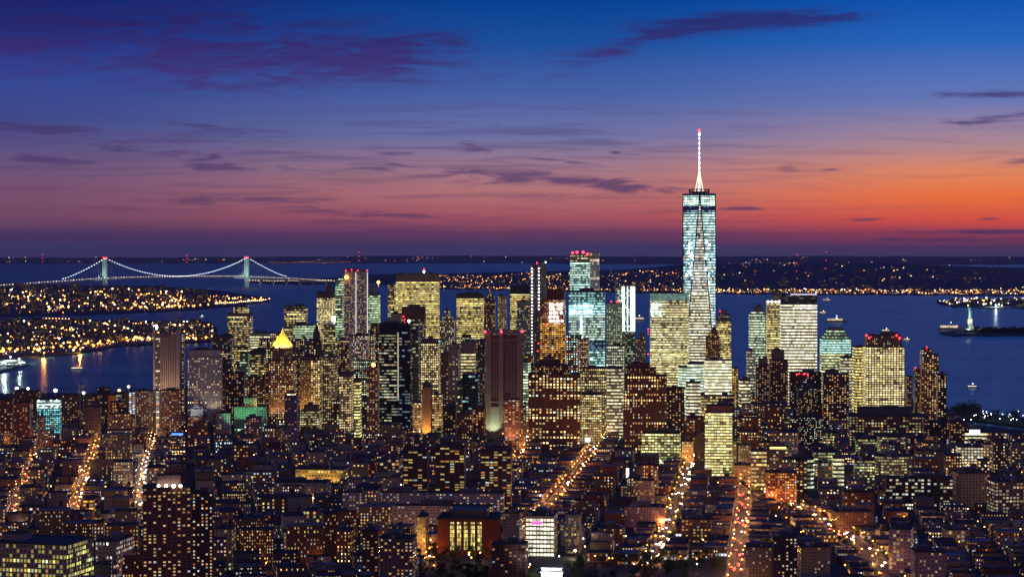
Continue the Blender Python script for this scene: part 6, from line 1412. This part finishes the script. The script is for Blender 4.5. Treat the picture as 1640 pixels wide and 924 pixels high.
# kinds: by height and width; the largest in view become things, the rest one mass
def kind_of_(i): return 'midrise_block' if i[6] == 99 else 'apartment_building' if i[5] > 22 else ('loft_house' if max(i[2], i[3]) > 27 else 'row_house')
CATS = {'midrise_block': 'midrise block', 'apartment_building': 'apartment building', 'loft_house': 'loft building', 'row_house': 'row house'}
scored = sorted(range(len(INF)), key=lambda k: -(INF[k][3] + INF[k][2]) * (INF[k][5] + 8) / INF[k][1] ** 2)
cnt = {}; indiv = set()
for k in scored:
    kd = kind_of_(INF[k])
    if cnt.get(kd, 0) < 290: cnt[kd] = cnt.get(kd, 0) + 1; indiv.add(k)
print('INDIV', cnt)
mass = MB(); LBL = []
WIN = ['apt_brick', 'apt_brown', 'apt_tan', 'apt_dark', 'loft_dim', 'loft_red', 'deco']
for k, (x, y, w, d, yw, h, sd) in enumerate(INF):
    bn, bc = rg.choice(BRK); bc = tuple(v * .8 for v in bc); lit = rg.choice((.05, .09, .14, .2, .27, .36, .48)); st_ = sty(rg.choice(WIN), lit=lit, wc=bc, br=rg.uniform(1.1, 2.1), coh=.06)
    lc_ = rg.random()
    if lc_ < .25: st_['lc'] = (1, .9, .66)
    elif lc_ < .33: st_['lc'] = (.75, .92, 1)
    elif lc_ < .5: st_['lc'] = (1, .66, .28)
    if rg.random() < .05: st_['lit'] = .75
    if sd == 99:
        st_ = sty(rg.choice(('apt_brown', 'apt_tan', 'deco', 'classic', 'office', 'loft_lit', 'apt_brick', 'office_dim', 'loft_mixed', 'apt_pale')), wc=tuple(v * 1.2 for v in bc), lit=rg.uniform(.3, .62), lc=rg.choice(((1, .74, .3), (1, .84, .42), (1, .9, .55), (1, .8, .36), (1, .7, .3))))
    if sd == 99: st_['br'] *= .75
    if sd == 99 and y > 4290: st_ = sty(rg.choice(('office', 'office_dense', 'deco', 'office_grid', 'classic', 'office_green', 'glass_cool')), lit=rg.uniform(.4, .85), wc=bc); st_['br'] *= .7
    st_['wh'] = rg.uniform(.36, .52); st_['ww'] = rg.uniform(.26, .46); st_['cw'] = rg.uniform(2.2, 3.6); st_['ch'] = rg.uniform(3.0, 3.9); st_['br'] *= 1.9; st_['tint'] = 1
    if y > 2900: st_['cw'] *= 1.35; st_['ch'] *= 1.18; st_['br'] *= 1.35; st_['ww'] = min(.6, st_['ww'] * 1.2)
    shop = (sd < 30 + w * .5) or rg.random() < .1  # lit shop floors added to strengthen the street glow
    fp = rect(x, y, w, d, yw); top = 3 + h; seed = rg.randint(1, 900)
    if k in indiv:
        kd = kind_of_(INF[k]); root = empty(kd, (x, y, 3)); rv = Vector(root.location)
        m = MB()
        blank_side = rg.random() < .4
        zs_ = 3.0
        if shop:
            ss = ST(3.2, 4.2, .8 if sd < 30 else .45, .85, .6, 0, 1.9, 1, rg.choice(((1, .6, .2), (1, .8, .45), (1, .5, .15), (.9, .95, 1))), bc); zs_ = 7.2
            for i in range(4): m.wall(fp[i], fp[(i + 1) % 4], 3, 7.2, ss, seed + i * 5)
        for i in range(4): m.wall(fp[i], fp[(i + 1) % 4], zs_, top, (st_ if not (blank_side and i in (1, 3)) else sty(st_, lit=st_['lit'] * .3)), seed + i * 17)
        if rg.random() < .12:   # bright ground-floor shop
            pass
        m.build('wall', FAC, root, loc=rv)
        rl_ = rg.random() < .28
        roof_slab(root, fp, top, over=.3, th=.7, m=ROOFL if rl_ else ROOF)
        feat = []
        if rg.random() < .55:
            q = MB(); c, s_ = math.cos(yw), math.sin(yw); ox, oy = rg.uniform(-.25, .25) * w, rg.uniform(-.25, .25) * d; q.box(x + ox * c - oy * s_, y + ox * s_ + oy * c, top + .1, top + rg.uniform(2.6, 4.2), rg.uniform(3, 6), rg.uniform(3, 6), yw); q.build('stair_bulkhead', rg.choice((ROOFL, STEEL)), root, loc=rv); feat.append('stair hut')
        if rg.random() < (.4 if h > 15 else .15):
            q = MB(); c, s_ = math.cos(yw), math.sin(yw); ox, oy = rg.choice((-.3, .3)) * w, rg.uniform(-.1, .3) * d; cyl_tank(q, x + ox * c - oy * s_, y + ox * s_ + oy * c, top + .1, rg.uniform(1.5, 2.2)); q.build('water_tank', WOOD, root, loc=rv); feat.append('water tank')
        if rg.random() < .6:
            q = MB(); ox, oy = rg.uniform(-.3, .3) * w, rg.uniform(-.3, .3) * d; c, s_ = math.cos(yw), math.sin(yw); q.box(x + ox * c - oy * s_, y + ox * s_ + oy * c, top + .1, top + 1.6, 2.2, 1.6, yw); q.build('roof_vent', STEEL, root, loc=rv)
        LBL.append((root, bn, CATS[kd], st_['lit'], feat, rl_, x, y, top, h))
    else:
        for i in range(4): mass.wall(fp[i], fp[(i + 1) % 4], 3, top, st_, seed + i * 17)
        mass.face([(a, b, top) for a, b in fp], None, sty('blank', wc=(.05, .05, .06)))
        c, s_ = math.cos(yw), math.sin(yw)
o = mass.build('distant_buildings', FAC); tag(o, 'mass of small low buildings between the mapped streets', 'buildings', kind='stuff')

# ---------------------------------------------------------------- street lamps (each with its own light)
q = MB(); q.tube((0, 0, 0), (0, 0, 9), .11, .07, 5); q.tube((0, 0, 9), (1.8, 0, 9.4), .06, .05, 4); pole_ = q.build('pole', STEEL, None, False)
q = MB(); q.ball((1.9, 0, 9.2), .66, n=7, m=4, sz=.8)
heads = {c: q.build('lamp_head', glow(col, s_), None, False) for c, col, s_ in (('amber', ORANGE, 15), ('warm', (1, .62, .22), 14), ('white', (.9, .95, 1), 13))}
LG = {}
for c, col, e in (('amber', (1, .38, .07), 10000), ('warm', (1, .56, .2), 9000), ('white', (.85, .93, 1), 5000)):
    l = bpy.data.lights.new('street_bulb', 'POINT'); l.energy = e; l.color = col; l.shadow_soft_size = .6; LG[c] = l
LG2 = {}
for c in LG: LG2[c] = LG[c].copy(); LG2[c].energy *= .3
def lamp(p, cname, lab, grp, light=True, rz=0.0, kn='street_lamp'):
    r = bpy.data.objects.new(kn, None); link(r); r.location = p; r.rotation_euler[2] = rz; tag(r, lab, kn.replace('_', ' '), grp)
    a = pole_.copy(); link(a, r); b = heads[cname].copy(); link(b, r)
    if light: l = bpy.data.objects.new('street_bulb', LG[cname] if kn == 'street_lamp' else LG2[cname]); link(l, r); l.location = (1.9, 0, 8.4)
SLAB = {'left_outer_street': 'amber street lamp along the far left lit street', 'left_inner_street': 'amber street lamp along the second lit street from the left', 'market_street': 'street lamp along the busy street left of the brick foreground tower', 'tower_street': 'amber street lamp on the short street below the windowless brown tower', 'main_avenue': 'amber street lamp along the long glowing central avenue', 'village_avenue': 'amber street lamp along the tree-lined avenue right of centre', 'red_avenue': 'amber street lamp along the red avenue of brake lights', 'diagonal_avenue': 'amber street lamp along the glowing diagonal avenue at lower right', 'arch_street': 'amber street lamp on the short street left of the library'}
rl2 = random.Random(9); NL = 0
CARSPOTS = []
for nm, pts, wgt in STREETS:
    s_ = 0; side = 1
    for a, b in zip(pts, pts[1:]):
        L_ = (b - a).length; t = (b - a).normalized(); n_ = Vector((-t.y, t.x, 0)); SPC = 26 if nm in ('main_avenue', 'diagonal_avenue') else 34; k = (-s_) % SPC
        while k < L_:
            p = a + t * (k + rl2.uniform(-9, 9)); side = -side; w = RW[nm] + .8
            if rl2.random() < .12: k += SPC; continue
            pp = p + n_ * side * w; pp.z = 3.14
            cn = 'amber' if rl2.random() < .78 else ('warm' if rl2.random() < .8 else 'white')
            if p.y < 4200: lamp(pp, 'amber' if nm != 'market_street' else rl2.choice(('amber', 'warm', 'white')), SLAB[nm], 'street lamps of the %s' % nm.replace('_', ' '), True, math.atan2(-n_.y * side, -n_.x * side)); NL += 1
            k += SPC
        k = rl2.uniform(0, 8)
        while k < L_:
            for ln in ((-.72 * RW[nm]), -.28 * RW[nm], .28 * RW[nm], .72 * RW[nm]):
                if rl2.random() < .42: CARSPOTS.append((nm, a + t * (k + rl2.uniform(-2, 2)) + n_ * ln, t if ln > 0 else t, ln))
            k += 11 if p.y < 2900 else 16
        s_ += L_
# scattered lamps inside the blocks, more of them added to light dark gaps
NSL = NL
for i in range(1100):
    if NL - NSL > 285: break
    x = rl2.uniform(-20, 1660); y = 690 + 234 * rl2.random() ** .9
    p = G(x, y)
    if p.y > 4000 or clash(rect(p.x, p.y, 3, 3, 0), 1.0): continue
    p.z = 3; lamp(p, rl2.choice(('amber', 'amber', 'warm', 'white')), 'lone lamp on a dark side street or courtyard between low roofs', 'side street lamps', rl2.random() < .55, rl2.uniform(0, 6), 'courtyard_lamp'); NL += 1
print('LAMPS', NL)
# tall floodlight masts that burn brighter than the street lamps
for x, y, col, r_, lb in ((825, 757, ORANGE, 1.9, 'dazzling orange floodlight mast right of the three concrete towers'), (8, 698, ORANGE, 2.2, 'dazzling orange floodlight mast at the left picture edge'), (228, 762, ORANGE, 1.6, 'bright orange mast lamp above the market street'), (27, 622, WHITE, 2.6, 'white floodlight mast at far left by the river'), (89, 625, (.9, 1, .8), 3.0, 'large white-green mast lamp behind the blue-green glass tower'), (134, 629, (.95, 1, .7), 2.2, 'yellow-white mast lamp by the river road'), (45, 622, (.9, 1, .7), 2.0, 'pale mast lamp right of the far left river one'), (191, 625, ORANGE, 2.4, 'orange roof-level mast above the housing row'), (206, 619, WARM, 2.0, 'tall mast lamp with a long pole over the housing row'), (921, 881, (1, .75, .5), 1.1, 'small bright mast right of the glass centre'), (1197, 834, ORANGE, 1.3, 'orange mast lamp at the red avenue crossing'), (1218, 848, (1, .9, .6), 1.0, 'cream mast lamp among roofs right of the red avenue'), (900, 791, ORANGE, 1.3, 'orange mast lamp on the bend of the central avenue'), (1280, 627, WHITE, 2.0, 'white mast among the coloured lights of the sprinkled tower')):
    D = G(x, y + 12).y if y > 640 else 4250
    p = at(x, y, min(D, 4300)); root = empty('floodlight_mast', (p.x, p.y, 3)); tag(root, lb, 'floodlight'); rv = Vector(root.location)
    q = MB(); q.tube((p.x, p.y, 3), (p.x, p.y, p.z), .35, .2, 6); q.build('mast', STEEL, root, loc=rv)
    q = MB(); q.box(p.x, p.y - .5, p.z - r_ * .5, p.z + r_ * .5, r_ * 2, 1.2); q.ball((p.x, p.y - 1, p.z), r_, n=8, m=5); q.build('lamp_head', glow(col, 12), root, loc=rv)
    l_ = bpy.data.lights.new('mast_bulb', 'POINT'); l_.energy = 12000; l_.color = col; l_.shadow_soft_size = 1; o = link(bpy.data.objects.new('mast_bulb', l_), root); o.location = Vector((p.x, p.y - 4, p.z)) - rv
# ---------------------------------------------------------------- cars with their lights
q = MB()
pr = [(-2.2, .35), (-2.25, .9), (-1.5, 1.0), (-1.0, 1.45), (.5, 1.45), (1.2, .98), (2.2, .85), (2.25, .35)]
for s0, s1 in ((-.9, .9),):
    for i in range(len(pr)): a, b = pr[i], pr[(i + 1) % len(pr)]; q.face([(a[0], s0, a[1]), (b[0], s0, b[1]), (b[0], s1, b[1]), (a[0], s1, a[1])])
    q.face([(a, s0, b) for a, b in pr]); q.face([(a, s1, b) for a, b in pr][::-1])
CM = [mat("car_paint", c, .3, .5) for c in ((.75, .5, .03), (.03, .03, .035), (.5, .5, .52), (.2, .03, .03))]
cbody = [q.build('body', m, None, False) for m in CM]
q = MB()
for x in (-1.4, 1.4):
    for y in (-.85, .85): q.tube((x, y - .12, .34), (x, y + .12, .34), .34, n=10)
cwh = q.build('wheels', STEEL, None, False)
q = MB(); q.ball((2.35, 0, .75), .42, n=6, m=4); hl = q.build('headlight', glow((1, .93, .78), 24), None, False)
q = MB(); q.ball((-2.35, 0, .8), .38, n=6, m=4); tl = q.build('taillight', glow((1, .03, .015), 20), None, False)
CLAB = {'red_avenue': 'car queuing on the red avenue with brake lights on'}
rl2.shuffle(CARSPOTS); NC = 0
for nm, p, t, ln in CARSPOTS[:285]:
    r = bpy.data.objects.new('car', None); link(r); p.z = 3.03; r.location = p
    # traffic heading away shows tail lights, towards the camera headlights
    away = (ln > 0) if nm not in ('red_avenue', 'village_avenue', 'main_avenue') else (nm == 'red_avenue' or (nm == 'main_avenue' and rl2.random() < .6))
    if nm == 'village_avenue': away = False
    ang = math.atan2(t.y, t.x)
    if (t.y > 0) != away: ang += math.pi
    r.rotation_euler[2] = ang
    lab = '%s on the %s, %s' % ('car', nm.replace('_', ' '), 'driving away with red tail lights' if away else 'coming nearer with headlights on')
    tag(r, lab, 'car', 'cars %s on the %s' % ('driving away' if away else 'coming nearer', nm.replace('_', ' ')))
    o = rl2.choice(cbody).copy(); link(o, r); o = cwh.copy(); link(o, r)
    for sgn in (-.6, .6):
        o = hl.copy(); link(o, r); o.location.y = sgn; o = tl.copy(); link(o, r); o.location.y = sgn
    NC += 1
print('CARS', NC)
# ---------------------------------------------------------------- trees
def make_tree(seed, h, rx, leafm, n=520):
    r_ = random.Random(seed); q = MB(); q.tube((0, 0, 0), (0, 0, h * .4), .35, .22, 6)
    for k in range(6):
        a = k * 1.05 + r_.uniform(-.3, .3); q.tube((0, 0, h * (.28 + .03 * k)), (math.cos(a) * rx * .6, math.sin(a) * rx * .6, h * r_.uniform(.6, .8)), .16, .05, 4)
    tr = q.build('trunk', BARK, None, False); q = MB()
    cl = [(r_.gauss(0, .42) * rx, r_.gauss(0, .42) * rx, h * r_.uniform(.45, .92), rx * r_.uniform(.28, .48)) for _ in range(11)]
    for _ in range(n):
        c = r_.choice(cl); d = Vector((r_.gauss(0, 1), r_.gauss(0, 1), r_.gauss(0, 1))).normalized() * c[3] * r_.uniform(.6, 1.05); p = Vector(c[:3]) + d
        u = Vector((r_.gauss(0, 1), r_.gauss(0, 1), r_.gauss(0, 1))).normalized() * .42; w = Vector((r_.gauss(0, 1), r_.gauss(0, 1), r_.gauss(0, 1))).normalized() * .42
        q.face([p - u, p - w, p + u, p + w])
    return tr, q.build('crown', leafm, None, False)
TR = [make_tree(i, h, r, LEAF) for i, (h, r) in enumerate(((13, 5.5), (11, 4.5), (15, 6.5), (9, 3.6)))]
def tree(p, lab, grp, k=None, sc=1.0):
    r = bpy.data.objects.new('tree', None); link(r); r.location = p; r.rotation_euler[2] = rl2.uniform(0, 6.28); r.scale = (sc, sc, sc * rl2.uniform(.9, 1.1)); tag(r, lab, 'tree', grp)
    a, b = TR[rl2.randint(0, 3) if k is None else k]; o = a.copy(); link(o, r); o = b.copy(); link(o, r)
NT = 0
for i in range(900):
    x, y = rl2.uniform(665, 1165), rl2.uniform(878, 945); p = G(x, y)
    if NT >= 118: break
    if not inpoly(p.x, p.y, PARK[0]) or clash(rect(p.x, p.y, 5, 5, 0), 1) or (abs(x - 884) < 26 and y < 947): continue
    claim(rect(p.x, p.y, 4.5, 4.5, 0)); tree(p, 'dark leafy park tree around the floodlit arch', 'park trees', sc=rl2.uniform(.9, 1.25)); NT += 1
for nm, lb in (('village_avenue', 'street tree lit amber along the tree-lined avenue'), ('diagonal_avenue', 'street tree lit amber along the diagonal avenue'), ('main_avenue', 'street tree beside the long glowing central avenue')):
    pts = [s for s in STREETS if s[0] == nm][0][1]
    for a, b in zip(pts, pts[1:]):
        t = (b - a).normalized(); n_ = Vector((-t.y, t.x, 0)); k = 5; L_ = (b - a).length
        while k < L_:
            for sd in (-1, 1):
                if rl2.random() < (.42 if nm != 'main_avenue' else .15):
                    p = a + t * (k + rl2.uniform(-3, 3)) + n_ * sd * (RW[nm] + 2); p.z = 3.14; tree(p, lb, nm.replace('_', ' ') + ' trees', sc=rl2.uniform(.6, .85)); NT += 1
            k += 15
for i in range(26):
    p = G(rl2.uniform(1536, 1640), rl2.uniform(665, 681), 3.2); tree(p, 'dark tree on the riverside park pier', 'pier trees', sc=rl2.uniform(.7, 1.1)); NT += 1
for x, y, sc in ((1535, 671, 2.0), (1545, 671, 2.2), (1556, 672, 2.3), (1566, 674, 2.2), (1626, 680, 1.9), (1540, 673, 1.9), (1561, 674, 2)):
    tree(G(x, y, 3.2), 'large tree at the riverside park pier', 'large pier trees', 2, sc)
for i in range(18):
    p = G(rl2.uniform(296, 345), rl2.uniform(692, 708), 3); tree(p, 'tree in the green-lit court square', 'court square trees', sc=1.0)
for i in range(30):
    p = G(rl2.uniform(1535, 1660), rl2.uniform(666, 681), 3.2); lamp(p, 'white', 'white park lamp on the riverside pier', 'pier lamps', i % 3 == 0, 0, 'park_lamp')
print('TREES', NT)
for (x, y, c, e, lb) in ((1005, 757, (1, .95, .9), 1, 'white glowing billboard beside the central avenue'), (1561, 692, (.9, .95, 1), 1, 'bright white video billboard near the river'), (284, 695, (.05, .15, 1), 1, 'blue neon sign on a low roof at left'), (941, 704, (.9, 1, .95), 1, 'bright white sign panel above the central avenue'), (1246, 717, (1, .9, .2), 1, 'long yellow lit sign on a roof right of the yellow office')):
    wpx, hpx = {1005: (4.5, 15), 1561: (17, 8), 284: (18, 3), 941: (8, 7), 1246: (26, 3)}[x]
    D = {1005: 3000, 1561: 3480, 284: 3300, 941: 3500, 1246: 3010}[x]; p = at(x, y, D); k = D / F
    root = empty('lit_sign', (p.x, p.y, 3)); tag(root, lb, 'sign'); rv = Vector(root.location)
    q = MB(); q.box(p.x, p.y, p.z - hpx * k / 2, p.z + hpx * k / 2, wpx * k, .5); q.build('panel', glow(c, 2.2 if x != 284 else 4), root, loc=rv)
    q = MB(); q.box(p.x, p.y + .6, p.z - hpx * k / 2 - .3, p.z + hpx * k / 2 + .3, wpx * k + .6, .6)
    for s_ in (-.35, .35): q.tube((p.x + s_ * wpx * k, p.y + .8, 3), (p.x + s_ * wpx * k, p.y + .8, p.z), .3, n=5)
    q.build('frame', STEEL, root, loc=rv)
# radio masts on the far hills
for x, y0, D, lb in ((68, 408, 30000, 'distant red-lit radio mast left of the bridge'), (1276, 408, 16500, 'tall red-lit radio mast on the right hill'), (1323, 404, 17500, 'mast with two white lamps on the right ridge'), (575, 404, 30000, 'faint radio mast above the rippled steel tower'), (299, 409, 30000, 'faint radio mast between the bridge towers')):
    p = at(x, y0, D); zb_ = zsea(p.x, p.y) + 5; root = empty('radio_mast', (p.x, p.y, zb_)); tag(root, lb, 'radio mast'); rv = Vector(root.location)
    q = MB(); q.tube((p.x, p.y, zb_), p, D / 2330 * .15, n=4); q.build('mast', STEEL, root, loc=rv)
    for f_ in (1, .75, .5):
        q = MB(); q.octa((p.x, p.y, zb_ + (p.z - zb_) * f_), D / 2330 * .38); q.build('beacon_light', glow(RED, 7), root, loc=rv)

# ---------------------------------------------------------------- labels of the low houses
ORD = ['', 'second ', 'third ', 'fourth ', 'fifth ', 'sixth ', 'seventh ', 'eighth ', 'ninth ', 'tenth ', 'eleventh ', 'twelfth ', 'thirteenth ', 'fourteenth ']
groups = {}
for (root, bn, cat, lit, feat, pale, x, y, top, h) in LBL:
    px, py = proj((x, y, top))
    best = min(ANCH, key=lambda a: ((a[0] - px) * 1.0) ** 2 + ((a[1] - py) * 1.6) ** 2)
    dx, dy = px - best[0], (py - best[1]) * 1.6
    rel = 'left of' if dx < 0 else 'right of'
    if abs(dy) > abs(dx): rel = 'in front of' if dy > 0 else 'behind'
    f_ = ('with ' + feat[-1]) if feat else 'with bare roof'
    root['category'] = cat
    groups.setdefault((bn, cat, f_, rel, best[2]), []).append((math.hypot(dx, dy), root))
for (bn, cat, f_, rel, an), L_ in groups.items():
    L_.sort(key=lambda t: t[0])
    for i, (dd, root) in enumerate(L_):
        o_ = ORD[i] + 'closest ' if len(L_) > 1 else ''
        lb = ('%s %s %s, %s%s %s' % (bn, cat, f_, o_, rel, an)).replace('  ', ' ')
        if len(lb.split()) > 16: lb = lb.replace(' building with', ' block with', 1).replace('with bare roof', 'bare-roofed')
        if len(lb.split()) > 16: lb = lb.replace('with ', '', 1)
        root['label'] = lb

# ---------------------------------------------------------------- thin evening haze
q = MB(); q.box(0, 0, -960, 600, 240000, 240000, 0)
hz_ = bpy.data.materials.new("evening_haze"); hz_.use_nodes = True; hn = hz_.node_tree; hn.nodes.clear()
ho = hn.nodes.new('ShaderNodeOutputMaterial'); hv = hn.nodes.new('ShaderNodeVolumePrincipled')
hv.inputs['Color'].default_value = (.75, .8, .95, 1); hv.inputs['Density'].default_value = 0.8e-5; hv.inputs['Anisotropy'].default_value = .1
hn.links.new(hv.outputs[0], ho.inputs['Volume'])
tag(q.build('haze', hz_), None, None, kind='stuff')
